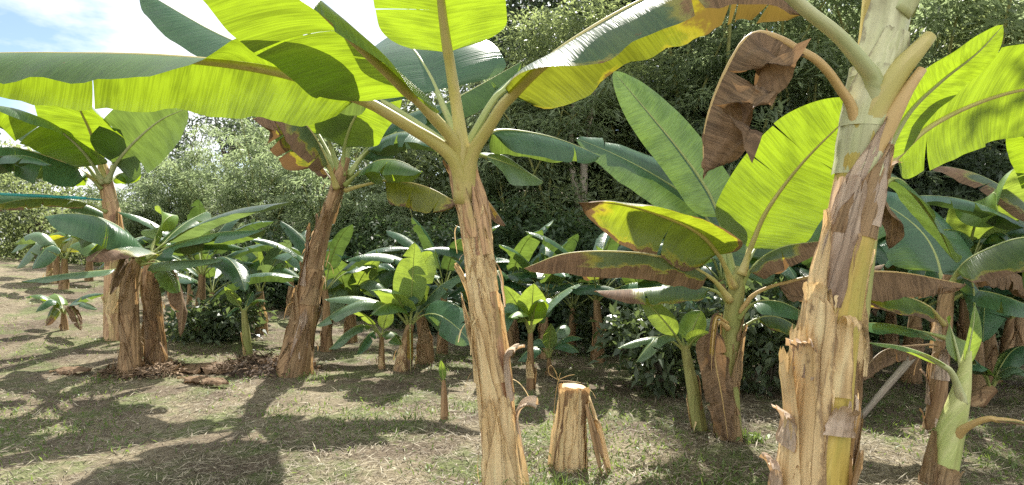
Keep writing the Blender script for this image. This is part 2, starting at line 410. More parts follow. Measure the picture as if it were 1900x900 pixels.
# ------------------------------------------------------------------ banana plant builders
def frame(T):
    """two directions across the axis T: X to the right of the camera view, O towards the camera"""
    X = Vector((1, 0, 0)); X = (X - T * X.dot(T)).normalized()
    O = X.cross(T)                       # points towards -y for an upright axis
    return X, O

class Stem:
    """axis curve of a pseudostem: list of (x,y,z,radius)"""
    def __init__(s, pts, n=60):
        s.P, s.len = catmull(pts, n); s.n = n
    def ev(s, t):
        t = min(max(t, 0.0), 1.0) * s.n
        i = min(int(t), s.n - 1)
        p = s.P[i].lerp(s.P[i+1], t - i)
        a = s.P[max(i-1, 0)].to_3d(); b = s.P[min(i+2, s.n)].to_3d()
        return p.to_3d(), p[3], (b - a).normalized()
    def t_at_px(s, py):
        """fraction along the stem where it stands at this height in the photo"""
        best = min(range(s.n + 1), key=lambda i: abs(CY - (s.P[i].z - CH) / s.P[i].y * F - py))
        return best / s.n

def stem_mesh(name, st, mat, org, seg=40, rough=0.06, rows=None, cap=False, layers=0, seed=0):
    rows = rows or max(12, int(st.len / 0.025))
    g = GB(); R_, U_ = [], []
    lay = [(random.Random(seed * 31 + q).uniform(0.05, 0.95), random.Random(seed * 17 + q).uniform(-2, 2)) for q in range(layers)]
    for i in range(rows + 1):
        t = i / rows; c, r, T = st.ev(t); X, O = frame(T); row, uv = [], []
        for j in range(seg + 1):
            a = 2 * math.pi * j / seg
            ca, sa = math.cos(a), math.sin(a)
            q = Vector((ca * 1.6 + seed * 3.7, sa * 1.6, t * st.len * 1.3))
            d = noise.noise(q) * 0.55 + noise.noise(Vector((ca * 4.2, sa * 4.2 + seed, t * st.len * 1.1))) * 0.55
            d += noise.noise(Vector((ca * 9, sa * 9 + seed, t * st.len * 2.2))) * 0.3
            for lt, la in lay:            # old sheath edges: a spiral step in the surface
                e = lt + 0.12 * math.cos(a - la)
                d += 0.45 * sstep(e + 0.012, e - 0.012, t) / max(1, layers) * 2.5
            rr = r * (1 + rough * d)
            row.append(c + (X * sa + O * ca) * rr)
            uv.append((a * r, t * st.len))
        R_.append(row); U_.append(uv)
    g.grid(R_, U_)
    if cap:
        b = rows * (seg + 1); c, r, T = st.ev(1.0)
        g.fan([b + j for j in range(seg + 1)], c - T * r * 0.9, (0, st.len))
    return g.mesh(name, mat, org)

def tube_mesh(name, pts, mat, org, seg=8, n=None, flat=1.0):
    """tapered tube along (x,y,z,r) points"""
    n = n or max(6, len(pts) * 3)
    P, ln = catmull(pts, n); g = GB(); R_, U_ = [], []
    for i in range(n + 1):
        a = P[max(i-1, 0)].to_3d(); b = P[min(i+1, n)].to_3d(); T = (b - a).normalized()
        up = Vector((0, 0, 1)) if abs(T.z) < 0.95 else Vector((0, 1, 0))
        X = T.cross(up).normalized(); Y = X.cross(T); c = P[i].to_3d(); r = P[i][3]
        R_.append([c + (X * math.cos(w) + Y * math.sin(w) * flat) * r for w in [2*math.pi*j/seg for j in range(seg + 1)]])
        U_.append([(2*math.pi*j/seg * 0.05, i / n * ln) for j in range(seg + 1)])
    g.grid(R_, U_)
    for e in (0, n):
        b = e * (seg + 1); rg = [b + j for j in range(seg + 1)]
        g.fan(rg if e else rg[::-1], P[e].to_3d(), (0, e / n * ln))
    return g.mesh(name, mat, org)

def bend(v, s):
    """an angle pair, or (start pair, end pair, s0, s1) that changes along the leaf"""
    if isinstance(v[0], tuple):
        f = sstep(v[2], v[3], s)
        return v[0][0] + (v[1][0] - v[0][0]) * f, v[0][1] + (v[1][1] - v[0][1]) * f
    return v

def width_at(x, kind):
    if kind == 'lance':
        return max(0.0, math.sin(math.pi * min(1, x ** 0.75))) ** 0.8
    a = math.sqrt(max(0, 1 - (1 - min(1, x / 0.16)) ** 2))
    b = 1.0 if x < 0.5 else max(0, 1 - ((x - 0.5) / 0.5) ** 2.1) ** 0.72
    return (0.10 + 0.90 * a) * b

def leaf(plant, pts, w, t0, mat='fresh', l=(8, 25), r=(8, 25), up=(0, 0, 1), roll=0.0, pr=0.02, pet='green', tears=0, wav=0.018,
         seed=None, name='leaf', label=None, shape='blade', tearflop=25, nv=7, world=False, tearmin=0.0, wl=1.0, wr=1.0, tgap=0.08, root=None, cuts=None, crum=None):
    """one banana leaf: blade mesh along a midrib curve, with the petiole and midrib as its child.
    pts are (photo x, photo y, depth) or world points; l / r are droop angles of the two halves"""
    if crum is None: crum = 0.03 if mat == 'dry' else 0.0
    if mat == 'dry': nv = max(nv, 12)
    org = plant.location
    rg = random.Random(seed if seed is not None else rnd.random())
    P3 = [Vector(p) if world else at(*p) for p in pts]
    if root is not None:
        r0 = at(*root); l0 = sum((b - a).length for a, b in zip(P3, P3[1:])); d0 = (P3[0] - r0).length
        P3 = [r0] + P3; t0 = (t0 * l0 + d0) / (l0 + d0)
    n = 46
    P, ln = catmull([tuple(p) for p in P3], n)
    ups = Vector(up).normalized()
    fr = []
    for i in range(n + 1):
        T = (P[min(i+1, n)] - P[max(i-1, 0)]).normalized()
        N0 = ups - T * ups.dot(T)
        if N0.length < 0.15 and fr: N0 = fr[-1][2] - T * fr[-1][2].dot(T)
        N0.normalize()
        if roll: N0 = Matrix.Rotation(R(roll), 3, T) @ N0
        fr.append((T, T.cross(N0).normalized(), N0))
    g = GB(); q = rg.random() * 50
    def half(sign, ang, tt):
        cuts = sorted(tt); cuts = [t0] + cuts + [1.0]
        for ci in range(len(cuts) - 1):
            a, b = cuts[ci], cuts[ci+1]
            torn = len(cuts) > 2
            flop = rg.uniform(-0.35, 1.0) * tearflop if torn else 0
            m = max(2, int((b - a) / (1 - t0) * (n - 6)) + 1)
            rows, uvs, uv2 = [], [], []
            for i in range(m + 1):
                s = a + (b - a) * i / m
                x = (s - t0) / (1 - t0)
                fi = s * n; k = min(int(fi), n - 1); e = fi - k
                c = P[k].lerp(P[k+1], e)
                T = fr[k][0].lerp(fr[k+1][0], e).normalized(); B = fr[k][1].lerp(fr[k+1][1], e).normalized(); N = fr[k][2].lerp(fr[k+1][2], e).normalized()
                ww = w * width_at(x, shape) * (wl if sign < 0 else wr)
                a0, a1 = bend(ang, x)
                ph = noise.noise(Vector((s * ln * 2.6 + q, sign * 3.0, 0.5)))
                ph2 = noise.noise(Vector((s * ln * 7.5 + q, sign * 5.0, 1.5)))
                row, uv, u2 = [], [], []
                pos = c.copy(); pv = 0.0
                gap = (i / m - 0.5) * 2 if torn else 0
                for j in range(nv + 1):
                    v = j / nv
                    if j:
                        vm = (pv + v) / 2
                        an = R(a0 + (a1 - a0) * vm + flop * sstep(0.1, 0.8, vm) + ph * 16 * vm)
                        pos = pos + (B * sign * math.cos(an) - N * math.sin(an)) * (ww * (v - pv))
                        pv = v
                    p = pos + T * (0.10 * ww * v * (1 - 0.5 * x)) + N * (wav * v * v * (ph2 + 0.6 * ph))
                    if crum: p = p + N * (crum * v ** 0.5 * (noise.noise(Vector((s * ln * 8 + q, sign * v * 5, 2.0))) + 0.6 * noise.noise(Vector((s * ln * 19 + q, sign * v * 9, 5.0))))) + T * (crum * 0.5 * v * noise.noise(Vector((s * ln * 9, sign * v * 6 + q, 8.0))))
                    if torn: p = p - T * (gap * abs(gap) ** 5 * v * v * min((b - a) * ln, 0.3) * tgap)
                    row.append(p); uv.append((s * ln, sign * v)); u2.append((x, q))
                rows.append(row); uvs.append(uv); uv2.append(u2)
            g.grid(rows, uvs, uv2, flip=(sign < 0))
    nt = tears if isinstance(tears, (tuple, list)) else (tears, tears)
    for sign, ang, k in ((-1, l, nt[0]), (1, r, nt[1])):
        cl_ = cuts[0 if sign < 0 else 1] if cuts else [rg.uniform(max(0.12, tearmin), 0.93) for _ in range(k)]
        half(sign, ang, [t0 + (1 - t0) * c_ for c_ in cl_])
    o = link(name, g.mesh(name, LEAF[mat], org), plant)
    if label: o['label'] = label
    mp = []
    for i in range(0, n + 1, 2):
        s = i / n
        if s < t0: rad = pr * (1 - 0.32 * s / max(t0, 1e-3)) * (1 + 0.55 * max(0, 1 - s / (t0 * 0.6 + 1e-3)) ** 1.5)
        else: rad = pr * 0.68 * (1 - (s - t0) / (1 - t0)) ** 0.9 + 0.0012
        c = P[i] - fr[i][2] * rad * (0.75 if s > t0 else 0.3)
        mp.append((*c, rad))
    link('midrib', tube_mesh('midrib', mp, PET[pet], org, 9, len(mp) * 2), o)
    return o

def sheath(plant, st, t0, t1, ang, hw, off=0.008, bendang=25, mat='paper', hw1=None, ragged=0.25, seed=0, name='dry_sheath', edge=0.012, twist=0.0, bstart=0.55, na=20, nr=24):
    """a peeling leaf sheath wrapped partly round the stem; its top bends outwards"""
    org = plant.location; rg = random.Random(seed * 101 + 5)
    hw1 = hw * 0.35 if hw1 is None else hw1
    g = GB(); rows, uvs = [], []
    cols = []; uv2s = []
    for j in range(na + 1):
        a = j / na * 2 - 1
        jag = 1 - ragged * (0.5 + 0.4 * noise.noise(Vector((a * 5.0, seed * 7.3, 0))) + 0.4 * noise.noise(Vector((a * 15.0, seed * 3.3, 4)))) * rg.uniform(0.5, 1.1) * (0.4 + 0.6 * abs(a))
        col = []; uv = []
        side = 0.0; lift = 0.0; tt = t0
        L_ = (t1 - t0) * jag
        for i in range(nr + 1):
            s = i / nr
            b = R(bendang) * max(0, (s - bstart) / (1 - bstart)) ** 1.4 * (1 + 0.35 * noise.noise(Vector((a * 2.0, s * 2.0, seed * 3.1))))
            if i:
                tt += L_ / nr * math.cos(b); lift += L_ / nr * st.len * math.sin(b)
            c, r, T = st.ev(tt)
            X, O = frame(T)
            h = hw + (hw1 - hw) * s ** 1.3
            h *= 1 + 0.12 * noise.noise(Vector((s * 6, seed * 2.2, a * 0.5)))
            th = R(ang + twist * s + a * h)
            D = X * math.sin(th) + O * math.cos(th)
            n1 = noise.noise(Vector((a * 3 + seed, s * 3.0, 2.0))); n2 = noise.noise(Vector((a * 8 + seed, s * 5.0, 7.0)))
            rr = r + off + edge * abs(a) ** 3 + 0.35 * off * n1 + 0.006 * n2 * (0.4 + s) + lift
            z = T * ((tt - min(1, max(0, tt))) * st.len)
            col.append(c + z + D * rr); uv.append((R(ang + a * h) * r, tt * st.len))
        cols.append(col); uvs.append(uv); uv2s.append([(a, i / nr) for i in range(nr + 1)])
    g.grid(cols, uvs, uv2s)
    return link(name, g.mesh(name, BARK[mat], org), plant)

def strip(plant, st, t, ang, length, drop, width=0.012, mat='paper', seed=0, off=0.01, name='sheath_fibre'):
    """narrow torn ribbon hanging off the stem"""
    org = plant.location; rg = random.Random(seed + 999)
    c, r, T = st.ev(t); X, O = frame(T); th = R(ang)
    D = X * math.sin(th) + O * math.cos(th); Sd = T.cross(D)
    g = GB(); rows, uvs = [], []; n = 9
    p = c + D * (r + off)
    el = R(rg.uniform(-85, 30)); pos = p.copy()
    for i in range(n + 1):
        s = i / n
        e = max(el - R(drop) * s, R(-88))
        if i: pos = pos + (D * math.cos(e) * 0.6 + T * math.sin(e) + Sd * rg.uniform(-0.25, 0.25)) * (length / n)
        wv = width * (1 - 0.75 * s) * 0.5
        tw = rg.uniform(-0.4, 0.4) + s * 2
        ax = Sd * math.cos(tw) + D * math.sin(tw)
        rows.append([pos - ax * wv, pos, pos + ax * wv]); uvs.append([(0, s * length), (wv, s * length), (2 * wv, s * length)])
    g.grid(rows, uvs)
    return link(name, g.mesh(name, BARK[mat], org), plant)

def plant(name, label, px, Y, group=None, cat='banana plant'):
    x = (px - CX) / F * Y
    return tag(empty(name, (x, Y, ground_z(x, Y))), label, cat, group)

def trunk(pl, pts, mat='brown', px_w=True, seed=1, rough=0.06, layers=5, cap=False, name='pseudostem', seg=40):
    """pts: (photo x, photo y, depth, width in photo px); the foot is put on the ground under the plant"""
    Q = []
    for px, py, Y, w in pts:
        p = at(px, py, Y); Q.append([p.x, p.y, p.z, w / F * Y / 2])
    foot = pl.location
    Q[0][0], Q[0][1], Q[0][2] = foot.x, foot.y, foot.z - 0.05
    st = Stem([tuple(q) for q in Q])
    link(name, stem_mesh(name, st, BARK[mat], foot, seed=seed, rough=rough, layers=layers, cap=cap, seg=seg), pl)
    return st

def dress(pl, st, n, seed, mats, ta=0.02, tb=0.92, hw=(35, 80), length=(0.18, 0.4), bendr=(5, 30), off=(0.003, 0.011), strips=0, hw1r=(2, 16)):
    """weathered sheaths all round a stem, lower ones on the outside"""
    rg = random.Random(seed)
    for k in range(n):
        a = ta + (tb - ta) * (1 - (k + 0.5) / n) * rg.uniform(0.9, 1.05)
        le = rg.uniform(*length)
        sheath(pl, st, max(-0.01, a - le * 0.35), min(1.0, a + le * 0.65), rg.uniform(-180, 180) if k % 3 else rg.uniform(-90, 90), rg.uniform(*hw),
               rg.uniform(*off) * (1 + 0.4 * k / n), rg.uniform(*bendr), rg.choice(mats), hw1=rg.uniform(*hw1r), seed=seed * 50 + k, ragged=rg.uniform(0.15, 0.55),
               twist=rg.uniform(-18, 18), bstart=rg.uniform(0.45, 0.8), edge=rg.uniform(0.0, 0.022))
    for k in range(strips):
        strip(pl, st, rg.uniform(ta, tb), rg.uniform(-110, 110), rg.uniform(0.08, 0.32), rg.uniform(60, 200), rg.uniform(0.006, 0.026), rg.choice(mats), seed * 77 + k)

def copy_tree(o, parent=None):
    c = o.copy(); COL.objects.link(c)
    if parent is not None: c.parent = parent
    for ch in o.children: copy_tree(ch, c)
    return c

def arc_leaf(pl, root, az, L_, e0, e1, w, mat, t0=0.25, pr=0.013, tears=2, pet='green', l=(10, 40), r=(10, 40), seed=None):
    """leaf of a plant seen from afar: rises at e0 degrees and arches over to e1"""
    d = Vector((math.sin(R(az)), math.cos(R(az)), 0)); p = Vector(root); pts = [p.copy()]; n = 8
    for i in range(n):
        e = R(e0 + (e1 - e0) * ((i + 0.5) / n) ** 1.3)
        p = p + (d * math.cos(e) + Vector((0, 0, 1)) * math.sin(e)) * (L_ / n); pts.append(p.copy())
    upv = (-d.x * 0.35, -d.y * 0.35, 1)
    return leaf(pl, pts, w, t0, mat, l, r, up=upv, pr=pr, pet=pet, tears=tears, world=True, seed=seed, nv=5, roll=rnd.uniform(-18, 18))

def quick(pl, st_top, tips):
    """leaves from the stem top to a tip seen in the photo: (tip x, tip y, depth, arch in m, half width, material, options)"""
    for tp in tips:
        px, py, Y, arch, w, mat = tp[:6]; op = dict(tp[6]) if len(tp) > 6 else {}
        b = at(px, py, Y); a = Vector(st_top)
        pts = []
        for i in range(7):
            s = i / 6
            pts.append(a.lerp(b, s) + Vector((0, 0, 1)) * arch * 4 * s * (1 - s) * (1.25 - 0.5 * s))
        op.setdefault('l', (10, 38)); op.setdefault('r', (10, 38)); op.setdefault('pr', 0.012); op.setdefault('tears', 1)
        t0 = op.pop('t0', 0.25)
        if op.get('u') == 'b' and w < 0.19: op.setdefault('shape', 'lance'); op['tears'] = 0
        if 'u' in op:
            op['up'] = {'b': (0, 1, 0.35), 't': (0, -1, 0.4)}[op.pop('u')]
        leaf(pl, pts, w, t0, mat, world=True, **op)

# ------------------------------------------------------------------ the big plants, one by one
UB, UT = (0, 1, 0.35), (0, -1, 0.4)

# --- straw-coloured plant in the middle foreground
c1 = plant('banana_plant', 'tall banana plant with peeling straw-coloured stem in the middle foreground', 938, 3.55)
s1 = trunk(c1, [(938, 915, 3.55, 75), (930, 840, 3.55, 66), (914, 700, 3.55, 54), (904, 600, 3.55, 48), (892, 500, 3.55, 44), (880, 400, 3.55, 44), (868, 345, 3.55, 44), (860, 300, 3.55, 50), (852, 262, 3.56, 32)], 'purple', seed=1, layers=8)
dress(c1, s1, 9, 3, ['paper'], 0.0, 0.60, (35, 75), (0.3, 0.75), (0, 16), (0.004, 0.016), 15, hw1r=(8, 30))
dress(c1, s1, 6, 4, ['paperdark', 'paper', 'papergrey'], 0.55, 0.88, (40, 80), (0.12, 0.22), (3, 22), (0.002, 0.007), 10)
sheath(c1, s1, 0.22, 0.68, -75, 38, 0.012, 30, 'paper', hw1=5, seed=41, ragged=0.08, bstart=0.75)
sheath(c1, s1, 0.28, 0.47, 62, 26, 0.014, 85, 'papergrey', hw1=18, seed=42, ragged=0.3, bstart=0.55)
sheath(c1, s1, 0.12, 0.34, 75, 22, 0.016, 110, 'papergrey', hw1=8, seed=43, ragged=0.3, bstart=0.5)
sheath(c1, s1, 0.74, 0.96, -82, 40, 0.006, 24, 'paperdark', hw1=6, seed=44, ragged=0.05, bstart=0.7)
T1 = s1.t_at_px
sheath(c1, s1, T1(470), T1(318), 60, 70, 0.016, 10, 'purple', hw1=8, seed=45, ragged=0.05, twist=-25, bstart=0.8)
sheath(c1, s1, T1(440), T1(300), -65, 75, 0.020, 6, 'purple', hw1=10, seed=46, ragged=0.05, twist=30, bstart=0.85)
leaf(c1, [(846, 292, 3.46), (760, 232, 3.36), (640, 166, 3.22), (500, 124, 3.10), (330, 104, 3.0), (150, 98, 2.92), (-60, 102, 2.86), (-230, 140, 2.84)], 0.37, 0.215, 'fresh', wr=0.74,
     l=((-22, -8), (22, 46), 0.12, 0.42), r=(68, 84), pr=0.043, pet='gold', tears=(0, 1), tgap=0.03, tearflop=8, wav=0.035, root=(864, 372, 3.55), seed=11)
leaf(c1, [(850, 275, 3.46), (805, 215, 3.3), (740, 148, 3.02), (660, 74, 2.72), (580, 0, 2.45), (500, -70, 2.25), (420, -125, 2.1), (340, -160, 2.0)], 0.48, 0.25, 'fresh',
     l=(24, 56), r=(-6, 22), wl=0.85, pr=0.042, pet='gold', tears=(1, 2), tearflop=7, tgap=0.025, root=(864, 372, 3.55), seed=12)
leaf(c1, [(858, 275, 3.48), (848, 200, 3.5), (832, 100, 3.4), (819, 0, 3.2), (812, -120, 2.95), (808, -240, 2.6)], 0.36, 0.36, 'fresh',
     l=(0, 14), r=(0, 14), up=(0, 1, 0.2), pr=0.044, pet='gold', tears=(2, 1), tearflop=7, tgap=0.025, root=(864, 372, 3.55), seed=13)
leaf(c1, [(872, 290, 3.46), (905, 235, 3.38), (950, 168, 3.28), (1040, 88, 3.12), (1180, 4, 2.98), (1310, -44, 2.88), (1410, -34, 2.82), (1490, 30, 2.8)], 0.37, 0.2, 'browned',
     l=(66, 82), wl=0.75, r=((10, 25), (38, 56), 0.05, 0.4), pr=0.044, pet='gold', tears=(3, 1), tearmin=0.5, tearflop=18, root=(864, 372, 3.55), seed=14, wav=0.03)
leaf(c1, [(862, 285, 3.6), (890, 225, 3.66), (925, 172, 3.75), (975, 128, 3.95), (1035, 108, 4.3)], 0.21, 0.4, 'fresh', l=(10, 30), r=(50, 75), pr=0.03, pet='green', root=(864, 372, 3.55), seed=15)
leaf(c1, [(848, 262, 3.6), (824, 200, 3.75), (798, 140, 4.0), (766, 90, 4.3), (735, 62, 4.7)], 0.56, 0.3, 'deep', up=(-0.1, -0.75, 0.7), l=(-8, 18), r=(-8, 20), pr=0.028, root=(864, 372, 3.55), seed=16)
leaf(c1, [(880, 262, 3.65), (925, 240, 3.85), (1000, 248, 4.05), (1060, 266, 4.2), (1115, 290, 4.3)], 0.2, 0.16, 'deep', l=(25, 50), r=(42, 72), pr=0.02, seed=17, tears=1)
leaf(c1, [(885, 285, 3.65), (925, 297, 3.85), (970, 315, 4.0), (1008, 338, 4.15)], 0.16, 0.14, 'pale', up=(0.25, -0.9, 0.9), pr=0.016, seed=18, shape='lance')
leaf(c1, [(846, 280, 3.6), (740, 205, 3.85), (640, 150, 4.05), (520, 108, 4.2), (400, 60, 4.3), (260, -20, 4.35)], 0.34, 0.3, 'deep', l=(30, 55), r=(20, 60), pr=0.026, seed=19, tears=(0, 1))
leaf(c1, [(880, 345, 3.62), (897, 362, 3.72), (915, 385, 3.75), (938, 418, 3.74)], 0.07, 0.2, 'rust', l=(30, 60), r=(30, 60), pr=0.01, pet='brown', seed=20, name='dead_leaf', label='withered leaf scrap hanging behind the stem')

# --- thick stem at the right foreground
c5 = plant('banana_plant', 'thickest banana stem, right foreground, with peeling papery sheaths and two cut leaf stalks', 1500, 2.3)
s5 = trunk(c5, [(1500, 1090, 2.3, 128), (1508, 900, 2.3, 110), (1524, 760, 2.3, 98), (1538, 640, 2.3, 90), (1556, 520, 2.3, 85), (1578, 420, 2.3, 83), (1598, 300, 2.3, 78), (1612, 200, 2.3, 75), (1634, 80, 2.31, 74), (1650, -40, 2.33, 78), (1660, -120, 2.35, 56)], 'yellow', seed=5, layers=5, rough=0.045)
T5 = s5.t_at_px
sheath(c5, s5, -0.02, T5(590), -66, 78, 0.010, 6, 'paper', hw1=30, seed=51, ragged=0.16, twist=-8)
sheath(c5, s5, 0.02, T5(640), -100, 70, 0.013, 16, 'paper', hw1=40, seed=52, ragged=0.3)
sheath(c5, s5, 0.0, T5(555), -62, 62, 0.007, 4, 'paper', hw1=40, seed=53, ragged=0.1)
sheath(c5, s5, -0.02, T5(800), 62, 44, 0.006, 12, 'paperdark', hw1=25, seed=54, ragged=0.35)
sheath(c5, s5, T5(690), T5(520), -62, 50, 0.012, 40, 'paper', hw1=26, seed=55, ragged=0.2, bstart=0.8)
sheath(c5, s5, T5(720), T5(545), -5, 26, 0.012, 185, 'paper', hw1=9, seed=56, ragged=0.1, bstart=0.72, nr=34)
sheath(c5, s5, T5(620), T5(395), -72, 36, 0.011, 28, 'paper', hw1=4, seed=57, ragged=0.06, bstart=0.75)
sheath(c5, s5, T5(560), T5(330), -62, 46, 0.008, 5, 'papergrey', hw1=30, seed=58, ragged=0.2, twist=20)
sheath(c5, s5, T5(440), T5(262), 10, 84, 0.006, 4, 'paperdark', hw1=12, seed=59, ragged=0.15, twist=30)
sheath(c5, s5, T5(420), T5(225), -20, 70, 0.004, 4, 'papergrey', hw1=6, seed=60, ragged=0.12, twist=38)
sheath(c5, s5, T5(700), T5(620), -70, 26, 0.02, 95, 'papergrey', hw1=24, seed=61, ragged=0.5, bstart=0.5)
sheath(c5, s5, T5(830), T5(735), -86, 30, 0.022, 80, 'papergrey', hw1=22, seed=62, ragged=0.5, bstart=0.5)
sheath(c5, s5, T5(930), T5(830), -90, 26, 0.03, 90, 'papergrey', hw1=20, seed=63, ragged=0.5, bstart=0.45)
sheath(c5, s5, T5(790), T5(725), 4, 26, 0.02, 60, 'papergrey', hw1=20, seed=64, ragged=0.6, bstart=0.5)
sheath(c5, s5, T5(330), T5(280), 75, 16, 0.01, 80, 'paperdark', hw1=3, seed=65, ragged=0.05, bstart=0.3)
sheath(c5, s5, T5(600), T5(430), 92, 16, 0.006, 6, 'paper', hw1=6, seed=66, ragged=0.3)
sheath(c5, s5, 0.0, T5(700), 150, 80, 0.012, 8, 'paperdark', hw1=60, seed=67, ragged=0.3)
sheath(c5, s5, T5(235), T5(60), -10, 95, 0.005, 2, 'waxy', hw1=30, seed=68, ragged=0.03, twist=18)
sheath(c5, s5, T5(150), T5(-90), 20, 110, 0.006, 2, 'waxy', hw1=50, seed=69, ragged=0.03)
sheath(c5, s5, T5(330), T5(140), -30, 100, 0.003, 2, 'waxy', hw1=70, seed=70, ragged=0.03)
for k in range(26):
    strip(c5, s5, rnd.uniform(0.02, 0.6), rnd.uniform(-110, 100), rnd.uniform(0.05, 0.22), rnd.uniform(50, 200), rnd.uniform(0.004, 0.018), rnd.choice(['paper', 'papergrey', 'paperdark']), 500 + k, 0.02)
def stub(pl, pts, mat, name='cut_leaf_stalk', label=None):
    Q = [(*at(x, y, Y), w / F * Y / 2) for x, y, Y, w in pts]
    o = link(name, tube_mesh(name, Q, PET[mat], pl.location, 14, 16), pl)
    if label: o['label'] = label
    return o
stub(c5, [(1592, 345, 2.31, 56), (1600, 270, 2.29, 58), (1624, 198, 2.26, 52), (1664, 136, 2.23, 42), (1696, 100, 2.21, 32), (1726, 66, 2.2, 24)], 'gold', label='thicker cut leaf stalk with yellow-green skin')
stub(c5, [(1578, 450, 2.31, 58), (1592, 365, 2.295, 58), (1616, 285, 2.265, 48), (1656, 212, 2.235, 34), (1684, 166, 2.215, 22), (1711, 128, 2.2, 17)], 'tan', label='thinner cut leaf stalk turned orange brown')
leaf(c5, [(1622, 150, 2.24), (1600, 112, 2.2), (1556, 62, 2.16), (1500, 18, 2.1), (1440, -40, 2.04), (1340, -170, 1.95), (1230, -290, 1.9), (1100, -360, 1.9)], 0.34, 0.5, 'fresh', pr=0.030, root=(1612, 290, 2.31), pet='waxy', seed=71, l=(10, 30), r=(10, 30))
leaf(c5, [(1655, 20, 2.28), (1690, -20, 2.25), (1740, -90, 2.2), (1830, -190, 2.2), (1960, -240, 2.3), (2080, -220, 2.4)], 0.36, 0.25, 'fresh', pr=0.036, pet='waxy', seed=72)
leaf(c5, [(1640, -60, 2.33), (1630, -180, 2.4), (1600, -330, 2.7), (1560, -400, 3.2), (1500, -380, 3.8)], 0.36, 0.25, 'fresh', pr=0.034, pet='waxy', seed=73)
leaf(c5, [(1650, -60, 2.33), (1665, -190, 2.4), (1690, -340, 2.6), (1700, -470, 3.0), (1690, -520, 3.5)], 0.36, 0.25, 'fresh', pr=0.034, pet='waxy', seed=74)
leaf(c5, [(1584, 210, 2.26), (1562, 165, 2.23), (1532, 124, 2.2), (1494, 94, 2.18), (1440, 64, 2.16), (1392, 62, 2.15), (1352, 118, 2.16), (1322, 186, 2.18), (1306, 250, 2.19), (1306, 332, 2.2)], 0.235, 0.27, 'dry',
     l=((30, 75), (2, 22), 0.15, 0.45), r=((70, 120), (110, 165), 0.2, 0.5), wr=0.7, up=(-0.5, -0.55, 0.7), pr=0.022, root=(1594, 330, 2.30), pet='tan', cuts=([0.50, 0.66], [0.5]), tearflop=22, tgap=0.6, wav=0.07, crum=0.04, seed=75, name='dead_leaf', label='brown dead leaf folded over and hanging down')

# --- leaning plant left of the middle
c2 = plant('banana_plant', 'leaning banana plant with shaggy brown stem left of the middle, base flared in dark mulch', 545, 6.8)
s2 = trunk(c2, [(540, 695, 6.8, 64), (556, 630, 6.8, 49), (570, 560, 6.8, 40), (586, 480, 6.8, 32), (602, 420, 6.8, 25), (618, 370, 6.8, 23), (630, 330, 6.8, 23), (642, 292, 6.8, 16)], 'brown', seed=2, layers=6, rough=0.08)
dress(c2, s2, 16, 21, ['paperdark', 'paperdark', 'paperdark', 'papergrey'], 0.0, 0.66, (30, 70), (0.14, 0.34), (3, 26), (0.006, 0.022), 44)
dress(c2, s2, 4, 22, ['paperdark'], 0.68, 0.9, (50, 90), (0.1, 0.2), (2, 14), (0.002, 0.006), 6)
leaf(c2, [(626, 348, 6.75), (604, 292, 6.55), (580, 246, 6.35), (546, 212, 6.15), (505, 204, 5.95), (468, 222, 5.85)], 0.46, 0.2, 'half', l=(58, 82), r=(40, 70), pr=0.03, pet='gold', tears=(3, 2), seed=23)
leaf(c2, [(633, 325, 6.8), (614, 272, 6.75), (602, 215, 6.6), (588, 130, 6.4), (575, 60, 6.0)], 0.38, 0.28, 'fresh', up=UB, pr=0.03, tears=(1, 1), seed=24)
leaf(c2, [(640, 320, 6.82), (646, 275, 6.9), (656, 222, 7.0), (672, 150, 7.2), (695, 90, 7.4)], 0.34, 0.22, 'pale', up=UB, pr=0.03, seed=25, l=(-5, 20), r=(0, 30))
leaf(c2, [(645, 325, 6.82), (678, 284, 7.0), (722, 252, 7.2), (805, 204, 7.5), (900, 152, 7.9), (968, 114, 8.2)], 0.30, 0.2, 'fresh', l=(20, 40), r=(55, 80), pr=0.028, tears=(1, 3), seed=26)
leaf(c2, [(640, 352, 6.78), (674, 343, 6.7), (725, 334, 6.6), (788, 345, 6.5), (850, 376, 6.4)], 0.30, 0.36, 'yellow', l=(60, 78), r=(60, 82), pr=0.02, pet='gold', tears=(2, 3), seed=27)
leaf(c2, [(640, 342, 6.75), (668, 318, 6.62), (700, 298, 6.5), (740, 298, 6.4), (785, 320, 6.3)], 0.27, 0.25, 'fresh', l=(55, 75), r=(30, 48), pr=0.022, tears=(1, 2), seed=28)
leaf(c2, [(644, 328, 6.85), (690, 270, 6.95), (740, 246, 6.9), (790, 252, 6.8), (835, 276, 6.7)], 0.26, 0.25, 'deep', l=(25, 50), r=(25, 48), pr=0.022, tears=(1, 2), seed=29)
leaf(c2, [(630, 335, 6.9), (660, 250, 7.4), (690, 190, 7.9), (720, 140, 8.6)], 0.32, 0.25, 'pale', up=UT, pr=0.024, seed=30)
leaf(c2, [(622, 345, 6.85), (600, 312, 6.95), (580, 290, 7.0), (562, 292, 7.0)], 0.12, 0.3, 'rust', l=(50, 80), r=(50, 80), pr=0.012, pet='brown', seed=31, name='dead_leaf')
leaf(c2, [(636, 325, 6.8), (640, 268, 6.7), (660, 215, 6.5), (700, 160, 6.3), (750, 120, 6.2)], 0.36, 0.2, 'fresh', up=(-0.2, 0.9, 0.4), l=(0, 20), r=(0, 25), pr=0.028, tears=(1, 1), seed=150)
leaf(c2, [(630, 325, 6.9), (590, 262, 7.0), (540, 205, 7.0), (480, 170, 6.9), (400, 160, 6.8)], 0.40, 0.16, 'fresh', l=(40, 66), r=(25, 50), pr=0.028, tears=(1, 1), seed=151)
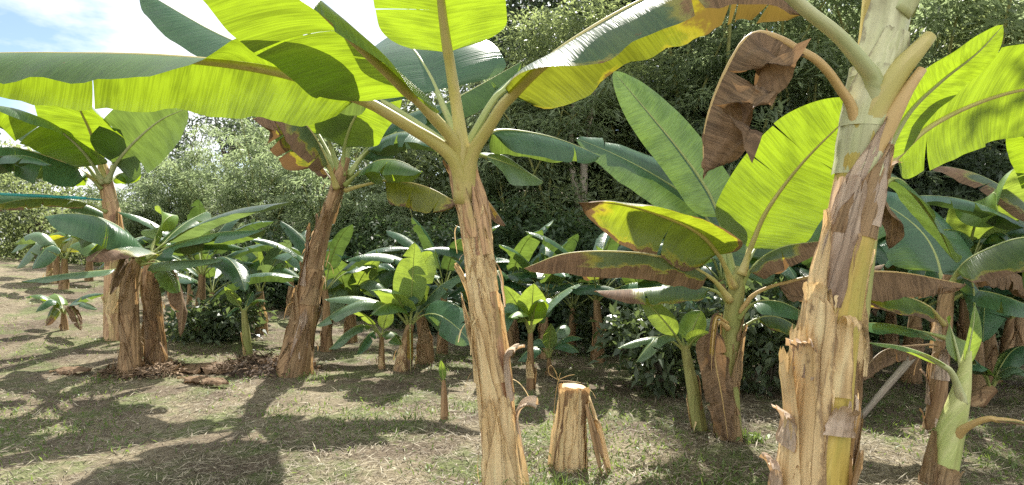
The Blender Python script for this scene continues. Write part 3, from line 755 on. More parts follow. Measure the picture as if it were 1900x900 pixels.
leaf(c2, [(642, 330, 6.9), (690, 262, 7.2), (750, 215, 7.4), (830, 190, 7.5)], 0.34, 0.18, 'deep', l=(20, 40), r=(30, 60), pr=0.026, tears=(1, 1), seed=152)
leaf(c2, [(632, 325, 6.85), (575, 225, 7.2), (500, 150, 7.5), (420, 95, 7.7), (350, 60, 7.7)], 0.36, 0.25, 'fresh', l=(20, 40), r=(40, 65), pr=0.026, tears=(1, 2), seed=32)

# --- plant behind the clump at the left
c3 = plant('banana_plant', 'tall banana plant at far left with pinkish stem top rising behind the brown clump', 216, 8.4)
s3 = trunk(c3, [(216, 640, 8.4, 39), (214, 520, 8.4, 34), (212, 430, 8.4, 29), (205, 380, 8.4, 26), (196, 338, 8.4, 23), (190, 305, 8.4, 15)], 'purple', seed=3)
dress(c3, s3, 6, 35, ['paperdark', 'paper'], 0.0, 0.6, (40, 80), (0.2, 0.36), (3, 20), strips=4)
leaf(c3, [(196, 340, 8.35), (186, 295, 8.25), (168, 242, 8.05), (150, 204, 7.8), (128, 150, 7.3)], 0.56, 0.2, 'fresh', up=UB, l=(0, 20), r=(0, 20), pr=0.036, pet='gold', tears=(1, 1), tearflop=10, seed=36)
leaf(c3, [(200, 338, 8.4), (214, 292, 8.5), (246, 250, 8.6), (312, 206, 8.7)], 0.46, 0.24, 'deep', l=(20, 40), r=(38, 66), pr=0.034, pet='waxy', tears=(2, 2), seed=37)
leaf(c3, [(190, 348, 8.35), (152, 315, 8.1), (110, 297, 7.9), (50, 278, 7.6), (-40, 258, 7.2)], 0.50, 0.18, 'deep', l=(40, 66), r=(20, 40), pr=0.03, pet='gold', tears=(2, 2), seed=38)
leaf(c3, [(188, 340, 8.45), (140, 284, 8.3), (70, 238, 8.1), (-10, 210, 7.9)], 0.36, 0.2, 'pale', l=(30, 52), r=(15, 30), pr=0.03, tears=(2, 2), seed=39)
leaf(c3, [(200, 336, 8.3), (222, 296, 8.1), (256, 258, 7.9), (300, 222, 7.7), (350, 200, 7.5)], 0.44, 0.16, 'deep', up=UB, l=(0, 25), r=(0, 25), pr=0.034, pet='waxy', tears=(1, 2), seed=48)
leaf(c3, [(192, 338, 8.3), (160, 285, 8.0), (110, 240, 7.7), (40, 205, 7.3), (-40, 190, 7.0)], 0.44, 0.15, 'fresh', l=(10, 30), r=(30, 60), pr=0.034, pet='waxy', tears=(1, 1), seed=49)
leaf(c3, [(202, 342, 8.5), (222, 322, 8.7), (262, 320, 8.8)], 0.2, 0.3, 'fresh', l=(40, 60), r=(50, 70), pr=0.02, seed=40)
leaf(c3, [(190, 350, 8.3), (162, 326, 8.2), (128, 322, 8.2), (100, 338, 8.2)], 0.22, 0.3, 'fresh', l=(50, 78), r=(40, 60), pr=0.02, seed=45)
leaf(c3, [(198, 392, 8.3), (140, 372, 8.0), (60, 368, 7.7), (-30, 384, 7.5)], 0.17, 0.18, 'edgedry', l=(40, 60), r=(15, 30), pr=0.02, tears=(3, 2), seed=46)

# --- brown clump at the left: two stems side by side
c4 = plant('banana_plant', 'short banana plant at left, dark drooping leaves spread over its broken brown stem', 243, 6.6)
s4 = trunk(c4, [(243, 700, 6.6, 36), (243, 640, 6.6, 31), (240, 570, 6.6, 28), (246, 510, 6.6, 23), (258, 470, 6.6, 16)], 'brown', seed=4, rough=0.1)
dress(c4, s4, 11, 81, ['paperdark'], 0.0, 0.8, (40, 85), (0.25, 0.45), (2, 16), (0.003, 0.010), 26)
leaf(c4, [(258, 485, 6.6), (246, 452, 6.4), (226, 424, 6.15), (180, 402, 5.9), (125, 396, 5.7), (80, 402, 5.6)], 0.40, 0.2, 'deep', l=(30, 55), r=(20, 45), pr=0.024, tears=(2, 2), seed=82)
leaf(c4, [(258, 480, 6.55), (252, 458, 6.35), (228, 452, 6.05), (192, 462, 5.8), (168, 484, 5.65)], 0.30, 0.22, 'tipdry', l=(15, 35), r=(15, 35), pr=0.022, seed=83)
leaf(c4, [(264, 486, 6.6), (302, 454, 6.6), (362, 418, 6.5), (442, 388, 6.4), (542, 374, 6.3)], 0.2, 0.18, 'pale', l=(10, 30), r=(15, 32), pr=0.018, seed=84)
leaf(c4, [(264, 486, 6.6), (322, 455, 6.5), (402, 432, 6.3), (492, 426, 6.1)], 0.24, 0.18, 'deep', l=(20, 40), r=(22, 42), pr=0.018, tears=(0, 2), seed=85)
leaf(c4, [(262, 490, 6.6), (322, 484, 6.4), (412, 480, 6.2)], 0.19, 0.18, 'pale', l=(10, 30), r=(20, 42), pr=0.016, seed=86)
leaf(c4, [(252, 494, 6.6), (205, 500, 6.5), (120, 508, 6.3), (40, 522, 6.1)], 0.17, 0.2, 'pale', l=(10, 32), r=(14, 30), pr=0.016, seed=87)
leaf(c4, [(250, 480, 6.6), (230, 470, 6.3), (212, 510, 6.1), (205, 545, 6.0)], 0.10, 0.3, 'dry', l=(50, 80), r=(50, 80), pr=0.014, pet='brown', seed=88, name='dead_leaf')
c4b = plant('banana_plant', 'second brown stem of the left clump, touching its right side, with bright upright leaves', 290, 6.95)
s4b = trunk(c4b, [(292, 682, 6.95, 35), (286, 600, 6.95, 29), (280, 530, 6.95, 26), (276, 480, 6.95, 18)], 'brown', seed=6, rough=0.1)
dress(c4b, s4b, 10, 91, ['paperdark'], 0.0, 0.85, (40, 85), (0.25, 0.45), (2, 16), (0.003, 0.010), 22)
quick(c4b, at(277, 485, 6.95), [(385, 392, 8.0, 0.1, 0.22, 'fresh'), (330, 400, 8.0, 0.2, 0.2, 'young', {'u': 'b'}), (440, 440, 7.8, 0.12, 0.22, 'deep'), (455, 462, 6.5, 0.2, 0.2, 'deep'), (300, 428, 7.6, 0.1, 0.18, 'young', {'u': 'b'}), (180, 470, 7.9, 0.25, 0.22, 'fresh'), (330, 545, 6.4, 0.12, 0.13, 'young')])
leaf(c4b, [(290, 520, 6.85), (320, 500, 6.7), (338, 560, 6.6), (335, 625, 6.55)], 0.16, 0.25, 'dry', l=(40, 70), r=(40, 70), pr=0.014, pet='brown', tears=(2, 2), seed=92, name='dead_leaf')

# --- mid right plant with the big lit leaf
c6 = plant('banana_plant', 'banana plant with huge lit leaf and one dead leaf hanging down its stem', 1352, 4.6)
s6 = trunk(c6, [(1352, 815, 4.6, 47), (1352, 740, 4.6, 37), (1354, 660, 4.6, 34), (1360, 590, 4.6, 32), (1366, 540, 4.6, 30), (1374, 495, 4.6, 18)], 'young', seed=7)
dress(c6, s6, 9, 101, ['paperdark', 'paperdark', 'paper'], 0.0, 0.72, (40, 85), (0.2, 0.4), (3, 26), (0.004, 0.014), 8)
leaf(c6, [(1376, 510, 4.58), (1396, 450, 4.55), (1424, 388, 4.5), (1480, 312, 4.4), (1550, 240, 4.25), (1610, 190, 4.1)], 0.37, 0.14, 'fresh', up=(0.3, 1, 0.3), l=(-4, 12), r=(0, 16), pr=0.03, pet='gold', tears=(1, 2), tearflop=8, tgap=0.03, seed=102, wav=0.02)
leaf(c6, [(1362, 520, 4.65), (1345, 440, 4.8), (1318, 362, 4.95), (1262, 280, 5.1), (1200, 205, 5.2), (1138, 132, 5.25)], 0.21, 0.26, 'deep', up=(-0.4, -0.8, 0.35), l=(0, 15), r=(0, 15), pr=0.026, seed=103)
leaf(c6, [(1358, 525, 4.7), (1330, 440, 5.0), (1290, 378, 5.2), (1220, 328, 5.3), (1140, 286, 5.3), (1068, 256, 5.25)], 0.26, 0.22, 'deep', up=(-0.2, -0.75, 0.65), l=(0, 20), r=(0, 18), pr=0.026, tears=(0, 1), seed=104)
leaf(c6, [(1362, 530, 4.55), (1330, 466, 4.4), (1286, 424, 4.25), (1200, 390, 4.1), (1130, 376, 4.0), (1072, 376, 3.95)], 0.30, 0.2, 'edgedry', l=(12, 34), r=(38, 62), up=(0, 0.35, 1), pr=0.024, pet='gold', tears=(0, 1), seed=105)
leaf(c6, [(1356, 556, 4.55), (1312, 508, 4.45), (1240, 478, 4.3), (1150, 466, 4.2), (1050, 470, 4.1), (972, 498, 4.05)], 0.21, 0.17, 'half', l=(55, 78), r=(40, 60), pr=0.022, pet='gold', tears=(0, 2), seed=106)
leaf(c6, [(1356, 562, 4.6), (1320, 536, 4.65), (1260, 530, 4.65), (1180, 536, 4.6), (1102, 540, 4.55)], 0.19, 0.16, 'tipdry', l=(18, 34), r=(10, 25), pr=0.018, tears=(1, 0), seed=107)
leaf(c6, [(1372, 580, 4.55), (1398, 546, 4.5), (1452, 524, 4.4), (1530, 508, 4.3), (1660, 504, 4.2), (1792, 528, 4.15)], 0.2, 0.22, 'dry', l=(70, 84), r=(66, 84), pr=0.018, pet='tan', tears=(4, 5), seed=108, name='dead_leaf', label='brown dried leaf stretched out to the right')
leaf(c6, [(1370, 540, 4.6), (1400, 490, 4.5), (1450, 458, 4.35), (1530, 446, 4.2)], 0.22, 0.22, 'half', l=(20, 40), r=(35, 60), pr=0.02, tears=(1, 1), seed=109)
leaf(c6, [(1372, 520, 4.7), (1405, 455, 4.95), (1455, 420, 5.2), (1530, 400, 5.4)], 0.3, 0.2, 'fresh', l=(20, 40), r=(30, 60), pr=0.02, tears=(1, 1), seed=110)
leaf(c6, [(1370, 590, 4.55), (1402, 560, 4.45), (1450, 560, 4.35), (1500, 585, 4.3)], 0.15, 0.3, 'deep', l=(30, 50), r=(30, 50), pr=0.014, seed=111)
leaf(c6, [(1372, 610, 4.6), (1412, 588, 4.6), (1450, 590, 4.55), (1500, 620, 4.5)], 0.14, 0.3, 'tipdry', l=(30, 50), r=(30, 50), pr=0.014, seed=112)
leaf(c6, [(1366, 545, 4.7), (1385, 480, 4.9), (1376, 420, 5.1), (1330, 380, 5.3)], 0.3, 0.2, 'deep', up=UT, pr=0.02, seed=113)
leaf(c6, [(1352, 610, 4.5), (1332, 600, 4.42), (1326, 660, 4.40), (1340, 740, 4.40), (1352, 822, 4.42)], 0.125, 0.2, 'dry', up=(0, -1, 0.1), l=(10, 40), r=(-5, 20), pr=0.016, pet='tan', tears=(1, 1), wav=0.05, seed=114, name='dead_leaf', label='brown dead leaf hanging down along the stem')
leaf(c6, [(1350, 600, 4.55), (1330, 590, 4.42), (1322, 640, 4.36), (1320, 690, 4.36)], 0.035, 0.2, 'rust', up=(0, -1, 0.1), l=(10, 40), r=(10, 40), pr=0.012, pet='tan', seed=115, name='dead_leaf', label='narrow yellow-brown leaf remnant')

# --- plant hidden behind the thick stem
c7 = plant('banana_plant', 'banana plant hidden behind the thick stem, its lit leaves reaching the edge', 1545, 3.5)
s7 = trunk(c7, [(1545, 925, 3.5, 64), (1560, 760, 3.5, 56), (1585, 560, 3.5, 50), (1606, 400, 3.5, 46), (1618, 330, 3.5, 44), (1626, 290, 3.5, 26)], 'young', seed=8)
dress(c7, s7, 4, 121, ['paperdark', 'paper'], 0.0, 0.6, (40, 80), (0.2, 0.36), (2, 10))
leaf(c7, [(1626, 335, 3.5), (1650, 268, 3.44), (1688, 204, 3.36), (1750, 146, 3.24), (1812, 98, 3.12), (1862, 46, 3.05)], 0.18, 0.12, 'fresh', up=(-0.3, 0.9, 0.35), l=(-10, 10), r=(0, 20), pr=0.026, pet='waxy', seed=122)
leaf(c7, [(1628, 345, 3.52), (1662, 288, 3.6), (1722, 234, 3.7), (1812, 190, 3.78), (1910, 164, 3.8), (2040, 160, 3.8), (2140, 190, 3.8)], 0.36, 0.12, 'fresh', up=(0, 0.75, 0.65), r=((-5, 10), (8, 55), 0.4, 0.75), l=(-4, 14), pr=0.028, pet='gold', wav=0.02, seed=123, tears=(2, 2), tearflop=8, tgap=0.02)
leaf(c7, [(1632, 350, 3.55), (1660, 330, 3.7), (1690, 350, 3.9), (1740, 420, 4.2), (1768, 480, 4.4)], 0.3, 0.14, 'deep', up=(0.4, -0.5, 0.7), l=(0, 18), r=(0, 18), pr=0.022, seed=124)
leaf(c7, [(1630, 350, 3.5), (1655, 400, 3.5), (1650, 460, 3.55)], 0.07, 0.2, 'dry', l=(30, 60), r=(30, 60), pr=0.01, pet='brown', seed=125, name='dead_leaf')

# --- slim plant near the right edge
c8 = plant('banana_plant', 'banana plant near the right edge with rough dark slim stem and browned drooping leaves', 1735, 4.7)
s8 = trunk(c8, [(1735, 815, 4.7, 35), (1740, 740, 4.7, 29), (1746, 660, 4.7, 27), (1752, 590, 4.7, 26), (1756, 545, 4.7, 24), (1760, 510, 4.7, 16)], 'brown', seed=9, rough=0.12)
dress(c8, s8, 9, 131, ['paperdark', 'papergrey'], 0.0, 0.75, (30, 60), (0.12, 0.25), (10, 70), (0.004, 0.016), 10)
leaf(c8, [(1762, 530, 4.65), (1785, 490, 4.55), (1830, 462, 4.4), (1900, 440, 4.25), (1990, 450, 4.1)], 0.3, 0.15, 'edgedry', l=(15, 34), r=(40, 66), pr=0.022, seed=132)
leaf(c8, [(1754, 545, 4.7), (1735, 470, 4.9), (1700, 420, 5.1), (1640, 380, 5.3), (1590, 380, 5.4)], 0.33, 0.15, 'deep', up=(-0.2, -0.8, 0.6), l=(0, 20), r=(0, 20), pr=0.022, tears=(1, 1), seed=133)
leaf(c8, [(1752, 600, 4.65), (1720, 566, 4.5), (1670, 548, 4.35), (1600, 552, 4.25)], 0.18, 0.28, 'edgedry', l=(40, 64), r=(30, 50), pr=0.016, pet='gold', seed=134)
leaf(c8, [(1752, 625, 4.65), (1700, 612, 4.5), (1640, 600, 4.35), (1560, 600, 4.2)], 0.17, 0.22, 'deep', l=(14, 30), r=(10, 28), pr=0.015, seed=135)
leaf(c8, [(1758, 560, 4.7), (1800, 540, 4.6), (1850, 545, 4.5), (1930, 575, 4.4)], 0.2, 0.2, 'deep', l=(20, 40), r=(24, 44), pr=0.016, tears=(1, 1), seed=136)
leaf(c8, [(1762, 530, 4.7), (1790, 500, 4.62), (1806, 530, 4.55), (1806, 590, 4.5)], 0.1, 0.2, 'deep', l=(40, 60), r=(40, 60), pr=0.014, seed=137)
leaf(c8, [(1750, 640, 4.7), (1700, 640, 4.6), (1640, 650, 4.5), (1600, 690, 4.4), (1590, 715, 4.4)], 0.11, 0.2, 'dry', l=(50, 80), r=(50, 80), pr=0.012, pet='brown', tears=(2, 2), seed=160, name='dead_leaf')
leaf(c8, [(1764, 540, 4.75), (1830, 500, 4.9), (1890, 510, 5.0), (1930, 560, 5.0)], 0.16, 0.3, 'dry', l=(60, 80), r=(60, 80), pr=0.014, pet='brown', tears=(2, 3), seed=138, name='dead_leaf')
c8b = plant('banana_plant', 'banana plant at right showing one upright bright folded-top leaf over the browned leaves', 1812, 5.9)
s8b = trunk(c8b, [(1812, 745, 5.9, 30), (1808, 640, 5.9, 26), (1802, 540, 5.9, 22), (1800, 490, 5.9, 14)], 'brown', seed=10)
quick(c8b, at(1800, 500, 5.9), [(1720, 470, 5.8, 0.3, 0.22, 'deep'), (1900, 400, 6.2, 0.3, 0.3, 'pale'), (1930, 520, 5.6, 0.4, 0.26, 'deep'), (1700, 560, 5.4, 0.5, 0.26, 'deep')])
leaf(c8b, [(1800, 500, 5.9), (1800, 450, 5.85), (1812, 405, 5.75), (1830, 368, 5.65), (1846, 358, 5.4), (1850, 380, 5.15)], 0.36, 0.2, 'young', up=UB, l=(-5, 20), r=(0, 20), pr=0.018, seed=139, tears=(1, 0))

# --- young green plant at the lower right corner
c9 = plant('banana_plant', 'young banana plant at the lower right with yellowish stem and one rolled pale spear leaf', 1742, 3.7)
s9 = trunk(c9, [(1738, 925, 3.7, 59), (1745, 880, 3.7, 52), (1764, 800, 3.7, 45), (1780, 740, 3.7, 34), (1790, 690, 3.7, 22), (1796, 650, 3.7, 12)], 'lime', seed=11, layers=3, rough=0.03)
sheath(c9, s9, -0.02, 0.22, -20, 120, 0.006, 12, 'paperdark', hw1=80, seed=141, ragged=0.3)
sheath(c9, s9, 0.0, 0.42, -90, 60, 0.004, 8, 'paperdark', hw1=10, seed=142, ragged=0.1)
leaf(c9, [(1795, 690, 3.7), (1797, 655, 3.7), (1802, 625, 3.69), (1807, 596, 3.68), (1810, 562, 3.67)], 0.10, 0.1, 'young', up=(0.2, -1, 0.1), l=(-10, -40), r=(0, 20), pr=0.02, pet='waxy', seed=143, shape='lance', label='rolled pale green spear leaf')
leaf(c9, [(1788, 745, 3.68), (1766, 690, 3.64), (1728, 662, 3.6), (1670, 642, 3.52), (1596, 634, 3.45)], 0.045, 0.3, 'young', l=(10, 30), r=(20, 40), pr=0.024, pet='waxy', seed=144)
leaf(c9, [(1768, 810, 3.68), (1790, 792, 3.6), (1830, 776, 3.5), (1880, 778, 3.4), (1930, 792, 3.3)], 0.035, 0.6, 'half', l=(30, 60), r=(30, 60), pr=0.024, pet='tan', seed=145)
leaf(c9, [(1790, 720, 3.75), (1776, 660, 3.85), (1766, 620, 3.95), (1756, 590, 4.1)], 0.09, 0.3, 'young', up=UB, pr=0.014, pet='waxy', seed=146)

# --- cut stump
st = plant('banana_stump', 'cut-off straw-brown banana stump standing in the grass beside the central stem', 1054, 4.05, cat='stump')
ss = trunk(st, [(1053, 858, 4.05, 66), (1056, 815, 4.05, 56), (1060, 768, 4.05, 47), (1065, 716, 4.05, 43)], 'straw', seed=12, rough=0.07, cap=True, layers=3, name='stump_body')
for k in range(7):
    sheath(st, ss, -0.02, rnd.uniform(0.97, 1.04), -110 + k * 41, rnd.uniform(44, 66), 0.006 + 0.004 * (k % 3), rnd.uniform(0, 10), 'paper' if k % 3 else 'paperdark', hw1=rnd.uniform(34, 52), seed=150 + k, ragged=0.06)
for k in range(3):
    strip(st, ss, rnd.uniform(0.75, 0.98), rnd.uniform(70, 110), rnd.uniform(0.06, 0.16), rnd.uniform(20, 120), 0.01, 'paper', 700 + k)
for k, (x0, y0, x1, y1, w) in enumerate([(1092, 735, 1138, 896, 0.026), (1088, 750, 1118, 890, 0.02), (1096, 770, 1128, 884, 0.016)]):
    Y0 = 4.0 - 0.03 * k
    org = st.location
    link('loose_strip', tube_mesh('loose_strip', [(*at(x0, y0, Y0), w * .6), (*at((x0*2+x1)/3, (y0*2+y1)/3 - 4, Y0 - .03), w), (*at((x0+2*x1)/3, (y0+2*y1)/3, Y0 - .05), w * .8), (*at(x1, y1, Y0 - .08), w * .3)], BARK['brown' if k else 'paper'], org, 7, 12, 0.35), st)

# ------------------------------------------------------------------ smaller banana plants with their own leaves
GRP_Y = 'young banana plants of the grove'
def small(label, px, Y, crown, w, tips, bark='young', seed=0, dressn=2, group=GRP_Y, mid=None):
    pl = plant('young_banana_plant', label, px, Y, group)
    cx, cy = crown
    base_py = CY + (CH - pl.location.z) * F / Y
    pts = [(px, base_py, Y, w)]
    pts.append((px * .6 + cx * .4 + (mid or 0), base_py * .6 + cy * .4, Y, w * .85))
    pts.append((cx, cy, Y, w * .55))
    stx = trunk(pl, pts, bark, seed=seed, layers=3, seg=22)
    if dressn: dress(pl, stx, dressn, seed + 300, ['paperdark', 'paper'], 0.0, 0.6, (50, 100), (0.25, 0.5), (1, 8), (0.001, 0.004), 2)
    quick(pl, stx.ev(0.93)[0], tips)
    return pl

small('young banana plant with tall folded lime leaf in front of the dark hedge', 742, 6.9, (762, 600), 26, [
    (770, 448, 6.7, 0.05, 0.22, 'young', {'u': 'b', 't0': 0.2, 'shape': 'lance'}), (806, 470, 7.0, 0.25, 0.2, 'young', {'u': 'b'}), (700, 538, 6.4, 0.18, 0.24, 'young', {'l': (0, 15), 'r': (0, 15)}), (878, 640, 6.3, 0.22, 0.2, 'deep', {'u': 't'}),
    (600, 556, 6.7, 0.18, 0.17, 'pale'), (586, 605, 6.5, 0.3, 0.18, 'pale'), (868, 505, 7.4, 0.15, 0.15, 'pale'), (880, 590, 6.9, 0.25, 0.2, 'deep'), (830, 540, 7.3, 0.15, 0.2, 'pale'),
    (762, 690, 6.7, 0.22, 0.14, 'rust', {'l': (50, 80), 'r': (50, 80)}), (690, 585, 6.2, 0.2, 0.2, 'fresh')], 'brown', 201)
small('small banana plant with one lime leaf leaning out left beside the tall-leaved young plant', 708, 7.0, (708, 620), 13, [
    (632, 572, 6.7, 0.12, 0.15, 'young', {'l': (0, 20), 'r': (0, 20)}), (745, 640, 6.8, 0.1, 0.12, 'fresh'), (660, 660, 6.8, 0.14, 0.12, 'deep'), (725, 570, 7.1, 0.05, 0.1, 'young', {'u': 'b'}), (610, 650, 6.6, 0.2, 0.12, 'pale')], 'brown', 202, 1)
p = plant('banana_plant', 'leafless brown banana stem standing behind the tall-leaved young plant', 790, 7.4, 'bare stems in the grove')
sx = trunk(p, [(796, 690, 7.4, 30), (790, 640, 7.4, 25), (780, 585, 7.4, 19)], 'brown', seed=203, cap=True)
dress(p, sx, 5, 203, ['paperdark'], 0, 0.8, (50, 90), (0.3, 0.5), (2, 14), (0.004, 0.015), 4)
p = plant('banana_sucker', 'tiny banana sucker with a single pointed leaf on the open ground', 825, 5.05, 'banana suckers', 'banana sucker')
sx = trunk(p, [(825, 777, 5.05, 15), (824, 735, 5.05, 12), (823, 705, 5.05, 6)], 'brown', seed=204, layers=3, seg=16)
quick(p, sx.ev(0.9)[0], [(818, 668, 5.0, 0.01, 0.035, 'young', {'u': 't', 'shape': 'lance', 'tears': 0, 'pr': 0.006, 't0': 0.15}), (806, 700, 5.0, 0.02, 0.012, 'young', {'shape': 'lance', 'tears': 0, 'pr': 0.004})])
small('fresh young banana plant with upright lime leaves just right of the central stem', 985, 6.1, (984, 610), 16, [
    (990, 526, 5.85, 0.02, 0.16, 'young', {'u': 'b', 't0': 0.15, 'tears': 0, 'l': (-10, 10), 'r': (-10, 10)}), (934, 530, 6.0, 0.06, 0.11, 'young', {'u': 'b'}), (1083, 524, 6.2, 0.12, 0.16, 'pale', {'l': (0, 24), 'r': (0, 24)}),
    (918, 580, 5.8, 0.2, 0.16, 'deep'), (1040, 565, 6.4, 0.2, 0.15, 'deep'), (1010, 560, 5.7, 0.16, 0.12, 'fresh'), (948, 590, 5.6, 0.14, 0.11, 'young'), (900, 650, 5.9, 0.3, 0.14, 'deep'), (1000, 545, 6.5, 0.02, 0.14, 'fresh', {'u': 't'})], 'brown', 205)
small('low dark-leaved young banana plant close behind the fresh lime one', 1020, 6.7, (1018, 660), 12, [
    (1022, 600, 6.6, 0.02, 0.09, 'young', {'u': 'b', 'tears': 0}), (1082, 628, 6.6, 0.12, 0.14, 'deep'), (960, 672, 6.5, 0.14, 0.14, 'deep'), (1075, 655, 6.4, 0.14, 0.12, 'deep'), (985, 640, 6.9, 0.14, 0.12, 'deep'), (1050, 600, 7.0, 0.1, 0.14, 'pale')], 'brown', 206, 1)
small('young banana plant with slender leaning stem beside the plant with the wrapped dead leaf', 1300, 4.75, (1270, 640), 27, [
    (1184, 548, 4.6, 0.04, 0.1, 'young', {'u': 'b', 'tears': 0}), (1300, 576, 4.8, 0.02, 0.11, 'young', {'u': 't', 'tears': 0}), (1145, 646, 4.6, 0.1, 0.075, 'pale'), (1318, 618, 4.6, 0.05, 0.1, 'young', {'u': 'b'}),
    (1180, 672, 4.5, 0.16, 0.085, 'pale'), (1322, 590, 5.0, 0.08, 0.1, 'pale'), (1340, 650, 4.7, 0.1, 0.08, 'fresh'), (1240, 600, 5.0, 0.1, 0.1, 'fresh')], 'young', 207)
small('slim banana shoot squeezed between the leaning young plant and the dead-leaf stem', 1330, 4.95, (1318, 690), 18, [(1290, 640, 5.0, 0.05, 0.06, 'deep'), (1345, 640, 5.0, 0.05, 0.06, 'fresh')], 'brown', 208, 1)
small('young banana plant with yellow spear leaf beside the mulch mound, left of the leaning stem', 461, 7.6, (452, 575), 17, [
    (416, 532, 7.4, 0.05, 0.085, 'young', {'u': 'b', 'tears': 0}), (500, 560, 7.5, 0.1, 0.05, 'fresh'), (418, 590, 7.4, 0.1, 0.06, 'deep'), (470, 540, 7.8, 0.05, 0.05, 'deep')], 'young', 209, 1)
small('banana plant with a fan of narrow shiny leaves behind the yellow spear leaf', 486, 9.2, (482, 540), 22, [
    (402, 480, 8.9, 0.2, 0.2, 'pale'), (540, 446, 9.2, 0.1, 0.2, 'pale', {'u': 'b'}), (432, 462, 9.2, 0.1, 0.2, 'deep', {'u': 't'}), (476, 452, 9.4, 0.05, 0.15, 'young', {'u': 'b'}), (405, 520, 8.8, 0.3, 0.2, 'pale'), (560, 520, 8.8, 0.3, 0.2, 'deep'), (420, 545, 8.8, 0.3, 0.2, 'deep'), (560, 485, 9.4, 0.3, 0.2, 'young')], 'brown', 210)
small('banana plant with two broad upright leaves just right of the leaning stem', 650, 9.0, (650, 560), 26, [
    (618, 478, 8.8, 0.05, 0.28, 'deep', {'u': 'b', 't0': .12}), (706, 478, 8.8, 0.15, 0.2, 'young', {'u': 'b'}), (590, 540, 8.6, 0.3, 0.22, 'pale'), (735, 500, 9.2, 0.15, 0.26, 'deep', {'u': 't'}), (730, 560, 8.6, 0.35, 0.22, 'pale'), (600, 600, 8.4, 0.35, 0.2, 'pale'), (660, 480, 9.3, 0.1, 0.24, 'deep', {'u': 't'}), (560, 495, 9.2, 0.2, 0.2, 'fresh')], 'brown', 211)
small('small banana plant with drooping leaves alone on the sunny left slope', 120, 8.7, (118, 580), 13, [
    (45, 552, 8.4, 0.15, 0.13, 'fresh'), (195, 545, 8.5, 0.12, 0.12, 'deep'), (66, 580, 8.3, 0.2, 0.12, 'deep'), (180, 575, 8.3, 0.15, 0.1, 'pale'), (100, 545, 9.0, 0.1, 0.12, 'young'), (150, 612, 8.4, 0.2, 0.08, 'dry'), (85, 606, 8.4, 0.2, 0.1, 'tipdry')], 'brown', 212, 1)
for k, (px, Y, cy, w, lab, tips) in enumerate([
    (92, 12.6, 470, 12, 'thin dark banana plant far up the left slope, leftmost of the four', [(20, 470, 12.2, .35, .26, 'pale'), (130, 440, 12, .3, .26, 'fresh'), (60, 445, 12.8, .2, .24, 'deep')]),
    (104, 12.0, 475, 14, 'banana plant with lime upright leaf far up the left slope', [(122, 438, 12, .05, .25, 'yellow', {'u': 'b'}), (30, 500, 11.6, .4, .28, 'pale'), (190, 470, 11.8, .4, .26, 'deep')]),
    (118, 11.4, 480, 16, 'banana plant with wide pale leaves far up the left slope, lowest of the four', [(25, 455, 11.2, .4, .28, 'pale'), (205, 490, 11, .4, .28, 'fresh'), (150, 430, 11.8, .1, .28, 'yellow'), (60, 500, 10.8, .35, .26, 'deep')]),
    (165, 12.8, 470, 14, 'banana plant half hidden by the left clump on the far slope', [(110, 450, 12.4, .4, .3, 'pale'), (230, 440, 12.6, .3, .28, 'deep'), (180, 420, 13, .1, .28, 'fresh')])]):
    small(lab, px, Y, (px + 2, cy), w, tips, 'brown', 220 + k, 1)
small('short banana plant with drooping grey-green leaves behind the young plant at the right edge', 1800, 5.5, (1842, 720), 34, [
    (1905, 690, 5.3, 0.12, 0.13, 'pale'), (1760, 640, 5.4, 0.1, 0.14, 'deep'), (1870, 655, 5.6, 0.05, 0.14, 'young', {'u': 'b'}), (1930, 650, 5.6, 0.2, 0.14, 'deep'), (1790, 690, 5.2, 0.15, 0.1, 'deep'), (1950, 730, 5.2, 0.2, 0.1, 'pale')], 'brown', 226)

# ------------------------------------------------------------------ grove behind: copies of four plants
proto = []
for k in range(5):
    h = (1.0, 1.3, 0.8, 1.5, 1.15)[k]
    pl = tag(empty('banana_plant', (0, 0, 0)), '-', 'banana plant')
    stx = Stem([(0, 0, -0.1, 0.10), (0.02, 0.02, h * .5, 0.075), (0.04, 0, h, 0.05)])
    link('pseudostem', stem_mesh('pseudostem', stx, BARK['brown'], Vector((0, 0, 0)), seg=18, seed=40 + k, rough=0.1, layers=4), pl)
    dress(pl, stx, 5, 400 + k, ['paperdark'], 0, 0.7, (40, 90), (0.25, 0.45), (5, 40), (0.004, 0.018))
    nl = 9
    for j in range(nl):
        f = j / (nl - 1)
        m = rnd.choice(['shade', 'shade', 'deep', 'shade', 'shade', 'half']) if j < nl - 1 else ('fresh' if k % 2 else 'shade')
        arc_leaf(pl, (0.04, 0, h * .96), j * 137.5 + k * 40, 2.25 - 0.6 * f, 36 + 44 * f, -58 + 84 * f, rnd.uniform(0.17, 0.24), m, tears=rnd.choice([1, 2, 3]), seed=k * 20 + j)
    if k in (1, 3): arc_leaf(pl, (0.04, 0, h * .85), 200 + 50 * k, 1.1, -10, -88, 0.18, 'dry', l=(50, 80), r=(50, 80), pet='brown', tears=3).name = 'dead_leaf'
    proto.append(pl)
GRP_B = 'banana plants at the back of the grove'
